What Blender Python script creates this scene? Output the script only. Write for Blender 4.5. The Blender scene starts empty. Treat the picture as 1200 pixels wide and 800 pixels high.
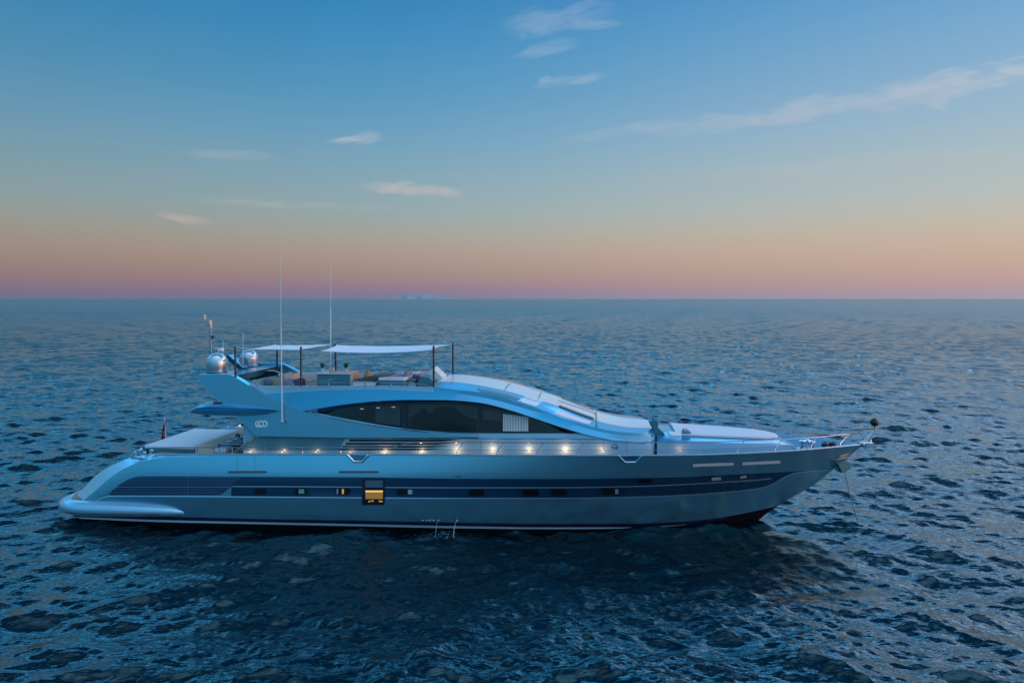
import bpy, bmesh, math, random
import numpy as np
from mathutils import Vector, Matrix

random.seed(7); np.random.seed(7)
R = math.radians
sc = bpy.context.scene
col = sc.collection

# ------------------------------------------------------------------ camera
FPX = 800.0                       # focal length in pixels of a 1200 px wide picture
CAMH = 9.16
PITCH = math.atan(50 / 800)
cam = bpy.data.cameras.new('camera'); camo = bpy.data.objects.new('camera', cam); col.objects.link(camo)
cam.sensor_width = 36; cam.lens = FPX / 1200 * 36
cam.clip_start = 0.1; cam.clip_end = 60000
camo.location = (0, 0, CAMH); camo.rotation_euler = (math.pi / 2 - PITCH, 0, 0)
sc.camera = camo

# ------------------------------------------------------------------ view
sc.view_settings.view_transform = 'Standard'; sc.view_settings.look = 'None'
sc.view_settings.gamma = 1; sc.view_settings.exposure = 0
sc.render.engine = 'CYCLES'
sc.cycles.max_bounces = 6; sc.cycles.glossy_bounces = 4; sc.cycles.diffuse_bounces = 3
sc.cycles.transparent_max_bounces = 8
sc.cycles.sample_clamp_indirect = 4

# ------------------------------------------------------------------ sky
GLOW = Vector((0.97, -0.22, 0.06)).normalized()       # where the sun has just gone down
world = bpy.data.worlds.new('World'); sc.world = world; world.use_nodes = True
nt = world.node_tree; nt.nodes.clear()
def srgb(r, g, b):
    f = lambda c: (c / 255) / 12.92 if c / 255 <= 0.04045 else ((c / 255 + 0.055) / 1.055) ** 2.4
    return (f(r), f(g), f(b), 1)
class NB:
    """small node-building helper"""
    def __init__(s, nt): s.nt = nt
    def n(s, t, **kw):
        x = s.nt.nodes.new(t)
        for k, v in kw.items(): setattr(x, k, v)
        return x
    def put(s, sock, v):
        if isinstance(v, bpy.types.NodeSocket): s.nt.links.new(v, sock)
        else: sock.default_value = v
    def m(s, op, a, b=0.0, c=0.0, clamp=False):
        x = s.n('ShaderNodeMath', operation=op, use_clamp=clamp)
        s.put(x.inputs[0], a); s.put(x.inputs[1], b); s.put(x.inputs[2], c)
        return x.outputs[0]
    def vm(s, op, a, b=None):
        x = s.n('ShaderNodeVectorMath', operation=op)
        s.put(x.inputs[0], a)
        if b is not None: s.put(x.inputs[1], b)
        return x
    def mix(s, f, a, b, t='MIX'):
        x = s.n('ShaderNodeMix', data_type='RGBA', blend_type=t)
        s.put(x.inputs[0], f); s.put(x.inputs[6], a); s.put(x.inputs[7], b)
        return x.outputs[2]
    def ramp(s, f, stops, interp='LINEAR'):
        x = s.n('ShaderNodeValToRGB'); cr = x.color_ramp; cr.interpolation = interp
        while len(cr.elements) < len(stops): cr.elements.new(0.5)
        for e, (p, c) in zip(cr.elements, stops):
            e.position = p; e.color = c if len(c) == 4 else (*c, 1)
        s.put(x.inputs[0], f); return x.outputs[0]
    def comb(s, x, y, z):
        c = s.n('ShaderNodeCombineXYZ')
        s.put(c.inputs[0], x); s.put(c.inputs[1], y); s.put(c.inputs[2], z); return c.outputs[0]
    def noise(s, vec, scale, detail=4, rough=0.55, dist=0.0):
        x = s.n('ShaderNodeTexNoise'); s.put(x.inputs['Vector'], vec)
        x.inputs['Scale'].default_value = scale; x.inputs['Detail'].default_value = detail
        x.inputs['Roughness'].default_value = rough; x.inputs['Distortion'].default_value = dist
        return x.outputs[0]
    def sstep(s, v, a, b):
        x = s.n('ShaderNodeMapRange', interpolation_type='SMOOTHSTEP'); x.clamp = True
        s.put(x.inputs[0], v); s.put(x.inputs[1], a); s.put(x.inputs[2], b)
        return x.outputs[0]

W = NB(nt)
tc = W.n('ShaderNodeTexCoord')
sep = W.n('ShaderNodeSeparateXYZ'); nt.links.new(tc.outputs['Generated'], sep.inputs[0])
dx, dy, dz = sep.outputs
hyp = W.m('SQRT', W.m('ADD', W.m('MULTIPLY', dx, dx), W.m('MULTIPLY', dy, dy)))
hyp = W.m('MAXIMUM', hyp, 1e-4)
elev = W.m('DIVIDE', W.m('ARCTAN2', dz, hyp), math.pi / 2)           # 0 horizon .. 1 zenith
def el(py):      # elevation position of a picture row at the centre column
    return max(0.0, (math.atan((400 - py) / FPX) - PITCH) / (math.pi / 2))
stops = [(0.0, srgb(112, 124, 156)), (el(345), srgb(124, 120, 148)), (el(339), srgb(139, 121, 142)), (el(328), srgb(152, 129, 134)),
         (el(312), srgb(160, 140, 134)), (el(295), srgb(164, 149, 141)), (el(274), srgb(157, 159, 153)), (el(248), srgb(142, 164, 170)),
         (el(205), srgb(124, 162, 180)), (el(160), srgb(102, 156, 188)), (el(110), srgb(80, 147, 188)),
         (el(50), srgb(58, 138, 186)), (el(0), srgb(44, 128, 182)), (0.33, srgb(34, 116, 172)), (0.45, srgb(18, 88, 134)), (0.68, srgb(22, 90, 140)), (0.85, (.05, .20, .38)), (1.0, (.40, .55, .80))]
base = W.ramp(elev, stops)
# the pink belt lies only opposite the sun; the unseen half behind is brightened blue to light the yacht
stops2 = [(0.0, (.06, .34, .58, 1)), (0.08, (.07, .46, .76, 1)), (0.2, (.08, .54, .90, 1)), (0.42, (.14, .56, .92, 1)), (0.7, (.70, .90, 1.25, 1)), (1.0, (.80, .94, 1.2, 1))]
front = W.sstep(dy, -0.25, 0.30)
base = W.mix(front, W.ramp(elev, stops2), base)
# unseen low sky to both sides, brightened to add highlights on the water
sidev = W.m('MULTIPLY', W.sstep(W.m('DIVIDE', W.m('ABSOLUTE', dx), hyp), 0.66, 0.85), W.m('SUBTRACT', 1.0, W.sstep(elev, 0.2, 0.5)))
sidev = W.m('MULTIPLY', sidev, front)
base = W.mix(W.m('MULTIPLY', sidev, 0.75), base, W.mix(W.sstep(dx, -0.3, 0.3), (.20, .46, .72, 1), (.62, .58, .66, 1)))
# unseen bright band added to the sky above the frame, lifts sea highlights
bright_band = W.m('MULTIPLY', W.m('MULTIPLY', W.sstep(elev, 0.26, 0.285), W.m('SUBTRACT', 1.0, W.sstep(elev, 0.30, 0.49))), front)
base = W.mix(bright_band, base, W.mix(W.sstep(dx, 0.1, 0.7), (.32, 1.6, 3.0, 1), (1.5, 1.9, 2.7, 1)))
lum = W.m('MULTIPLY', W.sstep(elev, 0.262, 0.36), W.m('SUBTRACT', 1.0, W.sstep(elev, 0.5, 0.8)))
lum = W.m('MULTIPLY_ADD', W.m('MULTIPLY', lum, front), 0.15, 1.0)
base = W.mix(1.0, base, W.comb(lum, lum, lum), 'MULTIPLY')
# brighter and paler towards the afterglow, darker away from it
az = W.m('DIVIDE', W.m('ADD', W.m('MULTIPLY', dx, GLOW.x), W.m('MULTIPLY', dy, GLOW.y)), hyp)
az = W.m('DIVIDE', az, math.hypot(GLOW.x, GLOW.y))
bright = W.m('MULTIPLY_ADD', W.m('ADD', az, 0.43), 0.42, 1.0)
base = W.mix(1.0, base, W.comb(bright, bright, bright), 'MULTIPLY')
pale = W.sstep(az, -0.55, 0.45)
low = W.m('SUBTRACT', 1.0, W.sstep(elev, 0.05, 0.42))
base = W.mix(W.m('MULTIPLY', W.m('MULTIPLY', pale, low), 0.26), base, srgb(218, 184, 152))
gl = W.m('POWER', W.m('MAXIMUM', W.m('MULTIPLY_ADD', az, 0.5, 0.5), 0.0), 18.0)
gl = W.m('MULTIPLY', gl, W.m('POWER', 2.718, W.m('MULTIPLY', W.m('MAXIMUM', elev, 0.0), -8.0)))
glow = W.mix(1.0, (1.0, 0.42, 0.22, 1), W.comb(gl, gl, gl), 'MULTIPLY')
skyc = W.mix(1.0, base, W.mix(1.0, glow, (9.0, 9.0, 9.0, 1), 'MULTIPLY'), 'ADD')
# thin clouds: u, v = direction on a vertical plane ahead
ysafe = W.m('MAXIMUM', dy, 0.02)
u = W.m('DIVIDE', dx, ysafe); v = W.m('DIVIDE', dz, ysafe)
def uv(px, py):
    # direction of a picture point, pitch removed
    X = (px - 600) / FPX; Y = (400 - py) / FPX
    yy = math.cos(PITCH) + Y * math.sin(PITCH); zz = -math.sin(PITCH) + Y * math.cos(PITCH)
    return X / yy, zz / yy
mask = None
CL = [(655, 22, 66, 17, 8, .30, 3.0), (690, 30, 40, 7, 2, .32, 2.0), (668, 95, 42, 6, 8, .50, 3.0), (640, 96, 10, 6, 0, .5, 5.0), (640, 58, 40, 7, 14, .28, 3.0),
      (415, 163, 34, 6, 6, .62, 5.), (482, 221, 62, 8, -4, .6, 5.), (216, 257, 34, 6, -10, .35, 6.),
      (1110, 100, 130, 18, 12, .66, 2.2), (1165, 88, 80, 9, 12, .8, 2.2), (960, 128, 190, 12, 9, .45, 2.2), (846, 139, 36, 9, 2, .35, 4.), (740, 154, 90, 7, 8, .26, 3.),
      (1040, 190, 300, 12, 4, .12, 3.), (270, 182, 60, 6, -2, .18, 4.), (350, 240, 120, 5, -3, .22, 4.)]
cw = W.comb(W.m('MULTIPLY', u, 7.0), W.m('MULTIPLY_ADD', v, 26.0, W.m('MULTIPLY', u, -3.0)), 0.0)
nz = W.m('SUBTRACT', W.noise(cw, 1.3, 3, 0.6, 0.8), 0.5)
nz2 = W.sstep(W.noise(cw, 2.2, 5, 0.5, 1.0), 0.14, 0.66)
for i, (px, py, rx, ry, ang, amt, ns) in enumerate(CL):
    cu, cv = uv(px, py); rx /= FPX; ry /= FPX; ca, sa = math.cos(R(ang)), math.sin(R(ang))
    du = W.m('SUBTRACT', u, cu); dv = W.m('SUBTRACT', v, cv)
    a = W.m('MULTIPLY', W.m('MULTIPLY_ADD', du, ca, W.m('MULTIPLY', dv, sa)), 1 / rx)
    b = W.m('MULTIPLY', W.m('MULTIPLY_ADD', dv, ca, W.m('MULTIPLY', du, -sa)), 1 / ry)
    b = W.m('MULTIPLY_ADD', nz, 2.6, b)
    d = W.m('MULTIPLY_ADD', a, a, W.m('MULTIPLY', b, b))
    f = W.m('MULTIPLY', W.m('SUBTRACT', 1.0, W.sstep(d, 0.0, 1.3)), amt)
    mask = f if mask is None else W.m('MAXIMUM', mask, f)
mask = W.m('MULTIPLY', mask, nz2)
mask = W.m('MULTIPLY', mask, W.sstep(dy, 0.05, 0.3))
cloudc = W.mix(W.sstep(elev, 0.06, 0.2), srgb(206, 186, 178), srgb(176, 192, 210))
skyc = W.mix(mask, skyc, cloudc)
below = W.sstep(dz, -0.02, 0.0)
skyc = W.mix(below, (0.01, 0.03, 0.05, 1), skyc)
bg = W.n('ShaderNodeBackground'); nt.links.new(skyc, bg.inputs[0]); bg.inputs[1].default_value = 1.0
sky = W.n('ShaderNodeTexSky', sky_type='NISHITA'); sky.sun_disc = False
sky.sun_elevation = R(0.5); sky.sun_rotation = math.atan2(GLOW.x, GLOW.y)
bg2 = W.n('ShaderNodeBackground'); nt.links.new(sky.outputs[0], bg2.inputs[0]); bg2.inputs[1].default_value = 0.02
add = W.n('ShaderNodeAddShader'); nt.links.new(bg.outputs[0], add.inputs[0]); nt.links.new(bg2.outputs[0], add.inputs[1])
out = W.n('ShaderNodeOutputWorld'); nt.links.new(add.outputs[0], out.inputs[0])

# afterglow as a very soft low sun
sl = bpy.data.lights.new('sun', 'SUN'); sl.energy = 0.15; sl.angle = R(22); sl.color = (1.0, 0.55, 0.38)
so = bpy.data.objects.new('sun', sl); col.objects.link(so)
so.rotation_euler = (-Vector((GLOW.x, GLOW.y, 0.07))).to_track_quat('-Z', 'Y').to_euler()

# ------------------------------------------------------------------ materials
def pm(name, base, rough=0.4, metal=0.0, coat=0.0, spec=0.5, var=0.06, nscale=3.0, bump=0.0, emis=None, estr=0.0, trans=0.0, rvar=0.25):
    m = bpy.data.materials.new(name); m.use_nodes = True; t = m.node_tree; N = NB(t)
    p = t.nodes['Principled BSDF']
    g = N.n('ShaderNodeTexCoord').outputs['Object']
    nz = N.noise(g, nscale, 5, 0.6)
    k = N.m('MULTIPLY_ADD', nz, 2 * var, 1 - var)
    c = N.mix(1.0, (*base, 1), N.comb(k, k, k), 'MULTIPLY')
    t.links.new(c, p.inputs['Base Color'])
    rr = N.m('MULTIPLY_ADD', N.noise(g, nscale * 2.3, 4, 0.6), rvar * rough, rough * (1 - rvar / 2))
    t.links.new(rr, p.inputs['Roughness'])
    p.inputs['Metallic'].default_value = metal
    p.inputs['Coat Weight'].default_value = coat; p.inputs['Coat Roughness'].default_value = 0.06
    p.inputs['Specular IOR Level'].default_value = spec
    p.inputs['Transmission Weight'].default_value = trans
    if bump:
        bn = N.n('ShaderNodeBump'); bn.inputs['Strength'].default_value = bump; bn.inputs['Distance'].default_value = 0.02
        t.links.new(N.noise(g, nscale * 8, 4, 0.6), bn.inputs['Height']); t.links.new(bn.outputs[0], p.inputs['Normal'])
    if emis:
        p.inputs['Emission Color'].default_value = (*emis, 1); p.inputs['Emission Strength'].default_value = estr
    return m
M = {}
M['paint'] = pm('silver_blue_paint', (0.18, 0.44, 0.58), 0.27, 0.8, 0.5, var=0.02, nscale=0.5, rvar=0.05)
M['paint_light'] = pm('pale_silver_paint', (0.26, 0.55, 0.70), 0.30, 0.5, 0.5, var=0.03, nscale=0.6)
M['fascia'] = pm('roof_blue_paint', (0.05, 0.32, 0.52), 0.30, 0.6, 0.6, var=0.03, nscale=0.6)
M['bumper'] = pm('bumper_paint', (0.28, 0.52, 0.68), 0.3, 0.55, 0.4, var=0.03)
M['band'] = pm('navy_band', (0.004, 0.03, 0.08), 0.22, 0.2, 0.6, var=0.05)
M['groove'] = pm('silver_line', (0.30, 0.48, 0.62), 0.3, 0.6, var=0.03)
M['boot'] = pm('navy_bootline', (0.006, 0.010, 0.045), 0.35)
M['boot_white'] = pm('boot_white_line', (0.36, 0.52, 0.60), 0.35)
M['anti'] = pm('black_antifouling', (0.003, 0.004, 0.006), 0.9, spec=0.1)
M['white'] = pm('white_gelcoat', (0.62, 0.66, 0.70), 0.35, 0.0, 0.4, var=0.03)
M['cushion'] = pm('white_cushion', (0.60, 0.62, 0.68), 0.8, var=0.05, nscale=5, bump=0.4)
M['grey'] = pm('grey_cushion', (0.20, 0.24, 0.34), 0.85, var=0.12, nscale=9, bump=0.5)
M['beige'] = pm('beige_upholstery', (0.60, 0.47, 0.36), 0.8, var=0.06, nscale=6, bump=0.4)
M['cloth'] = pm('awning_cloth', (0.66, 0.68, 0.74), 0.75, var=0.04, nscale=2, bump=0.3)
M['carbon'] = pm('carbon_pole', (0.008, 0.010, 0.018), 0.35, 0.1, 0.4)
M['chrome'] = pm('polished_steel', (0.62, 0.66, 0.70), 0.16, 1.0, var=0.04)
M['rail'] = pm('steel_rail', (0.45, 0.50, 0.56), 0.22, 0.9, var=0.04)
M['dome'] = pm('silver_dome', (0.46, 0.54, 0.60), 0.24, 0.8, 0.3, var=0.04)
M['glass'] = pm('tinted_glass', (0.004, 0.006, 0.009), 0.05, 0.0, 0.0, spec=0.42, var=0.1)
M['glass_grey'] = pm('grey_roof_glass', (0.10, 0.15, 0.21), 0.18, 0.3, 0.3)
M['dark'] = pm('dark_trim', (0.008, 0.012, 0.02), 0.4)
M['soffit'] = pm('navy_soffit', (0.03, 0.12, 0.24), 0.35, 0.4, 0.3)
M['teal'] = pm('teal_panel', (0.05, 0.20, 0.27), 0.4, 0.2, 0.3)
M['teak'] = pm('teak_deck', (0.26, 0.17, 0.11), 0.65, var=0.2, nscale=6, bump=0.3)
M['brown'] = pm('brown_slot', (0.12, 0.10, 0.11), 0.4, 0.5)
M['red'] = pm('red_bunting', (0.42, 0.012, 0.02), 0.8, var=0.2, nscale=8)
M['green'] = pm('plant_leaf', (0.04, 0.09, 0.035), 0.6, var=0.4, nscale=20)
M['orange'] = pm('orange_fruit', (0.62, 0.26, 0.03), 0.5, var=0.3, nscale=12)
M['pink'] = pm('pink_cloth', (0.45, 0.14, 0.20), 0.7)
M['purple'] = pm('purple_cushion', (0.10, 0.06, 0.16), 0.85, bump=0.4)
M['warm_tone'] = pm('warm_pink_tone', (0.80, 0.45, 0.33), 0.4, 0.0)  # warm light on mast lamps and bow reflections put into the colour
M['curtain'] = pm('pale_curtain', (0.50, 0.53, 0.56), 0.9)
M['amber'] = pm('lit_room', (0.4, 0.2, 0.05), 0.8, emis=(1.0, 0.46, 0.06), estr=0.42)
M['amber_dim'] = pm('lit_panel', (0.3, 0.15, 0.04), 0.8, emis=(1.0, 0.45, 0.08), estr=0.16)
M['lamp'] = pm('deck_lamp', (0.8, 0.6, 0.4), 0.5, emis=(1.0, 0.60, 0.38), estr=0.7)
M['house'] = pm('house_paint', (0.23, 0.44, 0.58), 0.5, 0.2, 0.0, var=0.03, nscale=0.6)
M['foam'] = pm('white_foam', (0.30, 0.38, 0.42), 0.7)
M['galv'] = pm('galvanised_steel', (0.22, 0.30, 0.33), 0.5, 0.6)
M['teal_lit'] = pm('green_blind', (0.12, 0.32, 0.30), 0.8)
M['greyblind'] = pm('grey_blind', (0.28, 0.36, 0.36), 0.8)

# ------------------------------------------------------------------ place of the yacht
YAW = R(6.2)
O = Vector((0, 28.8, 0))
Fv = Vector((math.cos(YAW), -math.sin(YAW), 0)); Pv = Vector((math.sin(YAW), math.cos(YAW), 0))
CAM = Vector((0, 0, CAMH))
def ray(px, py):
    X = (px - 600) / FPX; Y = (400 - py) / FPX
    return Vector((X, math.cos(PITCH) + Y * math.sin(PITCH), -math.sin(PITCH) + Y * math.cos(PITCH)))
def U(px, py, b):
    """yacht coordinates of the point at lateral offset b (port +) seen at px, py of the photo"""
    d = ray(px, py); t = (b - (CAM - O).dot(Pv)) / d.dot(Pv)
    p = CAM + d * t - O
    return Vector((p.dot(Fv), b, p.z))
def UZ(px, py, z):
    d = ray(px, py); t = (z - CAM.z) / d.z; p = CAM + d * t - O
    return Vector((p.dot(Fv), p.dot(Pv), z))
def ip(pts):
    xs = [p[0] for p in pts]; ys = [p[1] for p in pts]
    return lambda x: float(np.interp(x, xs, ys))
def smooth_ip(pts):
    """Catmull-like monotone smoothing through the points"""
    xs = np.array([p[0] for p in pts], float); ys = np.array([p[1] for p in pts], float)
    h = np.diff(xs); dl = np.diff(ys) / h
    mm = np.zeros(len(xs)); mm[0] = dl[0]; mm[-1] = dl[-1]
    for i in range(1, len(xs) - 1):
        mm[i] = 0 if dl[i - 1] * dl[i] <= 0 else (h[i - 1] + h[i]) / (h[i] / dl[i - 1] + h[i - 1] / dl[i])
    def f(x):
        x = min(max(x, xs[0]), xs[-1]); i = min(int(np.searchsorted(xs, x, 'right')) - 1, len(xs) - 2); i = max(i, 0)
        t = (x - xs[i]) / h[i]
        return float((2*t**3-3*t**2+1)*ys[i] + (t**3-2*t**2+t)*h[i]*mm[i] + (-2*t**3+3*t**2)*ys[i+1] + (t**3-t**2)*h[i]*mm[i+1])
    return f

# ------------------------------------------------------------------ mesh helpers
def tag(o, label=None, cat=None, group=None, kind=None):
    if label: o['label'] = label
    if cat: o['category'] = cat
    if group: o['group'] = group
    if kind: o['kind'] = kind
    return o
def link(name, me, parent=None):
    o = bpy.data.objects.new(name, me); col.objects.link(o)
    if parent is not None: o.parent = parent
    return o
def build(name, bm, mats, parent=None, smooth=30):
    bmesh.ops.remove_doubles(bm, verts=bm.verts, dist=1e-5)
    me = bpy.data.meshes.new(name); bm.to_mesh(me); bm.free()
    for m in (mats if isinstance(mats, (list, tuple)) else [mats]): me.materials.append(M[m] if isinstance(m, str) else m)
    if smooth:
        me.polygons.foreach_set('use_smooth', [True] * len(me.polygons)); me.set_sharp_from_angle(angle=R(smooth))
    return link(name, me, parent)
def split_pieces(o):
    """turn every loose piece of a mesh object into an object of its own"""
    bm = bmesh.new(); bm.from_mesh(o.data); bm.verts.ensure_lookup_table()
    seen = set(); groups = []
    for v in bm.verts:
        if v.index in seen: continue
        st_ = [v]; seen.add(v.index); g = set()
        while st_:
            q = st_.pop(); g.add(q.index)
            for e in q.link_edges:
                w = e.other_vert(q)
                if w.index not in seen: seen.add(w.index); st_.append(w)
        groups.append(g)
    for g in groups[1:]:
        b2 = bm.copy(); b2.verts.ensure_lookup_table()
        bmesh.ops.delete(b2, geom=[v for v in b2.verts if v.index not in g], context='VERTS')
        me = o.data.copy(); b2.to_mesh(me); b2.free(); me.name = o.name.split('.')[0]
        n = bpy.data.objects.new(o.name.split('.')[0], me); col.objects.link(n); n.parent = o.parent
    g = groups[0]; bmesh.ops.delete(bm, geom=[v for v in bm.verts if v.index not in g], context='VERTS')
    bm.to_mesh(o.data); bm.free()
def quad(bm, vs, mi=0):
    vs2 = []
    for v in vs:
        if all((v.co - w.co).length > 1e-6 for w in vs2): vs2.append(v)
    if len(vs2) < 3: return
    try:
        f = bm.faces.new(vs2); f.material_index = mi
    except ValueError: pass
def grid(bm, rows, matf=None, flip=False):
    """rows: list of lists of points"""
    V = [[bm.verts.new(p) for p in r] for r in rows]
    for i in range(len(V) - 1):
        for j in range(len(V[0]) - 1):
            q = [V[i][j], V[i][j+1], V[i+1][j+1], V[i+1][j]]
            if flip: q.reverse()
            quad(bm, q, matf(i, j) if matf else 0)
def mir(rows): return [[Vector((p[0], -p[1], p[2])) for p in r] for r in rows]
def gridm(bm, rows, matf=None):
    grid(bm, rows, matf); grid(bm, mir(rows), matf, True)
def box(bm, c, s, rot=0, mi=0, bev=0.0):
    r = bmesh.ops.create_cube(bm, size=1.0)['verts']
    bmesh.ops.scale(bm, vec=s, verts=r)
    if bev:
        es = list({e for v in r for e in v.link_edges})
        rb = bmesh.ops.bevel(bm, geom=es, offset=bev, segments=3, affect='EDGES', profile=0.6)
        r = list({v for f in rb['faces'] for v in f.verts} | {v for v in r if v.is_valid})
    bmesh.ops.rotate(bm, cent=(0, 0, 0), matrix=Matrix.Rotation(rot, 3, 'Z'), verts=r)
    bmesh.ops.translate(bm, vec=c, verts=r)
    for f in {f for v in r for f in v.link_faces}: f.material_index = mi
    return r
def tube(bm, pts, rad, seg=8, mi=0, cap=True):
    pts = [Vector(p) for p in pts]; n = len(pts)
    rads = rad if isinstance(rad, (list, tuple)) else [rad] * n
    prev = None; rings = []
    for i, p in enumerate(pts):
        t = (pts[min(i+1, n-1)] - pts[max(i-1, 0)]).normalized()
        ref = prev if prev is not None else (Vector((0, 0, 1)) if abs(t.z) < 0.9 else Vector((0, 1, 0)))
        a = (ref - t * ref.dot(t)).normalized(); b = t.cross(a); prev = a
        rings.append([bm.verts.new(p + (a * math.cos(2*math.pi*k/seg) + b * math.sin(2*math.pi*k/seg)) * rads[i]) for k in range(seg)])
    for i in range(n-1):
        for k in range(seg):
            quad(bm, [rings[i][k], rings[i][(k+1) % seg], rings[i+1][(k+1) % seg], rings[i+1][k]], mi)
    if cap:
        for rg in (list(reversed(rings[0])), rings[-1]):
            try: f = bm.faces.new(rg); f.material_index = mi
            except ValueError: pass
def lathe(bm, c, prof, seg=32, mi=0):
    """prof: (radius, z) from bottom to top"""
    rings = [[bm.verts.new((c[0] + r*math.cos(2*math.pi*k/seg), c[1] + r*math.sin(2*math.pi*k/seg), c[2] + z)) for k in range(seg)] for r, z in prof]
    for i in range(len(rings)-1):
        for k in range(seg):
            quad(bm, [rings[i][k], rings[i][(k+1) % seg], rings[i+1][(k+1) % seg], rings[i+1][k]], mi)
    for rg in (list(reversed(rings[0])), rings[-1]):
        try: f = bm.faces.new(rg); f.material_index = mi
        except ValueError: pass
def prism(bm, outline, thick, mi=0, bev=0.0):
    """closed outline of points, extruded by vector thick"""
    a = [bm.verts.new(p) for p in outline]; b = [bm.verts.new(Vector(p) + Vector(thick)) for p in outline]
    n = len(a); fs = []
    fs.append(bm.faces.new(a)); fs.append(bm.faces.new(list(reversed(b))))
    for i in range(n): fs.append(bm.faces.new([a[i], b[i], b[(i+1) % n], a[(i+1) % n]]))
    for f in fs: f.material_index = mi
    if bev:
        es = list(fs[0].edges) + list(fs[1].edges)
        bmesh.ops.bevel(bm, geom=es, offset=bev, segments=2, affect='EDGES')
    bmesh.ops.recalc_face_normals(bm, faces=bm.faces)

# ------------------------------------------------------------------ sea
def make_sea():
    rng = np.random.RandomState(11)
    # polar sheet round the yacht's anchorage, fine where the water is near
    na = 1700
    dense = np.linspace(R(90 - 47), R(90 + 47), na)
    rest = np.linspace(R(90 + 47), R(450 - 47), 90)[1:-1]
    ang = np.concatenate([dense, rest])
    rr = np.concatenate([[0.0, 2, 4, 6], np.geomspace(8, 900, 1280), np.geomspace(908, 45000, 150)])
    A, RR = np.meshgrid(ang, rr)
    X = RR * np.cos(A); Y = RR * np.sin(A)
    # local mesh step, to drop waves the sheet cannot carry
    stepr = np.gradient(rr)[:, None] * np.ones_like(A)
    stepa = RR * (dense[1] - dense[0]); isr = np.ones_like(A); isr[:, na:] = 60
    step = np.maximum(stepr * 1.0, stepa * isr)
    Z = np.zeros_like(X); DX = np.zeros_like(X); DY = np.zeros_like(X)
    
    for k in range(200):
        if k < 14: lam = rng.uniform(5.0, 12.0); amp = 0.0042 * lam; spread = 0.25
        elif k < 34: lam = rng.uniform(2.5, 5.0); amp = 0.0050 * lam; spread = 0.40
        elif k < 88: lam = rng.uniform(1.0, 2.5); amp = 0.0072 * lam; spread = 0.48
        elif k < 160: lam = rng.uniform(0.38, 1.0); amp = 0.0074 * lam; spread = 0.45
        else: lam = rng.uniform(0.2, 0.38); amp = 0.0080 * lam; spread = 0.5
        amp *= rng.uniform(0.55, 1.45)
        right_set = k % 2 == 0; th = (R(247) if right_set else R(293)) + rng.normal() * spread
        ph = rng.uniform(0, 2 * math.pi); kk = 2 * math.pi / lam
        w = np.clip((lam / step - 1.6) / 1.6, 0, 1)
        g_ = np.clip(X / 26 + .5, 0, 1); g_ = g_ * g_ * (3 - 2 * g_); w = w * (g_ if right_set else 1 - g_) ** .5
        arg = kk * (X * math.cos(th) + Y * math.sin(th)) + ph
        s = np.sin(arg); c = np.cos(arg)
        Z += w * amp * s; DX -= w * amp * 0.75 * math.cos(th) * c * -1; DY -= w * amp * 0.75 * math.sin(th) * c * -1
    X2 = X + DX; Y2 = Y + DY
    nr, nc = X.shape
    co = np.stack([X2, Y2, Z], -1).reshape(-1, 3).astype(np.float32)
    i = np.arange(nr - 1)[:, None]; j = np.arange(nc)[None, :]; j2 = (j + 1) % nc
    q = np.stack([i * nc + j, (i + 1) * nc + j, (i + 1) * nc + j2, i * nc + j2], -1).reshape(-1, 4)
    me = bpy.data.meshes.new('sea')
    me.vertices.add(len(co)); me.vertices.foreach_set('co', co.ravel())
    me.loops.add(q.size); me.loops.foreach_set('vertex_index', q.ravel().astype(np.int32))
    me.polygons.add(len(q)); me.polygons.foreach_set('loop_start', (np.arange(len(q)) * 4).astype(np.int32))
    me.polygons.foreach_set('loop_total', np.full(len(q), 4, np.int32))
    me.update(calc_edges=True); me.polygons.foreach_set('use_smooth', np.ones(len(q), bool))
    m = bpy.data.materials.new('sea_water'); m.use_nodes = True; t = m.node_tree; N = NB(t)
    p = t.nodes['Principled BSDF']
    g = N.n('ShaderNodeTexCoord').outputs['Object']
    sp = N.n('ShaderNodeSeparateXYZ'); t.links.new(g, sp.inputs[0])
    dist = N.m('SQRT', N.m('ADD', N.m('MULTIPLY', sp.outputs[0], sp.outputs[0]), N.m('MULTIPLY', sp.outputs[1], sp.outputs[1])))
    xx = sp.outputs[0]
    bend = N.m('SQRT', N.m('MULTIPLY_ADD', xx, xx, 180.0))
    wv = N.comb(N.m('MULTIPLY', xx, 0.42), N.m('MULTIPLY_ADD', bend, 0.36, sp.outputs[1]), sp.outputs[2])
    n1 = N.noise(wv, 5.5, 3, 0.6, 0.4)
    n2 = N.noise(wv, 1.15, 5, 0.68, 0.5)
    far = N.sstep(dist, 30.0, 160.0)
    h = N.m('MULTIPLY_ADD', n1, 0.05, N.m('MULTIPLY', n2, N.m('MULTIPLY_ADD', far, 0.45, 0.03)))
    gust = N.noise(g, 0.035, 3, 0.5)
    bp = N.n('ShaderNodeBump'); t.links.new(h, bp.inputs['Height']); bp.inputs['Distance'].default_value = 1.0
    t.links.new(N.m('MULTIPLY_ADD', gust, 0.5, 0.5), bp.inputs['Strength'])
    t.links.new(bp.outputs[0], p.inputs['Normal'])
    p.inputs['Base Color'].default_value = (0.0002, 0.005, 0.009, 1)
    t.links.new(N.m('MULTIPLY_ADD', N.sstep(dist, 40.0, 500.0), 0.25, 0.03), p.inputs['Roughness']); p.inputs['IOR'].default_value = 1.66; p.inputs['Specular Tint'].default_value = (0.35, 0.85, 1.0, 1)
    me.materials.append(m)
    tag(link('sea', me), kind='structure')
make_sea()

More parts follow.
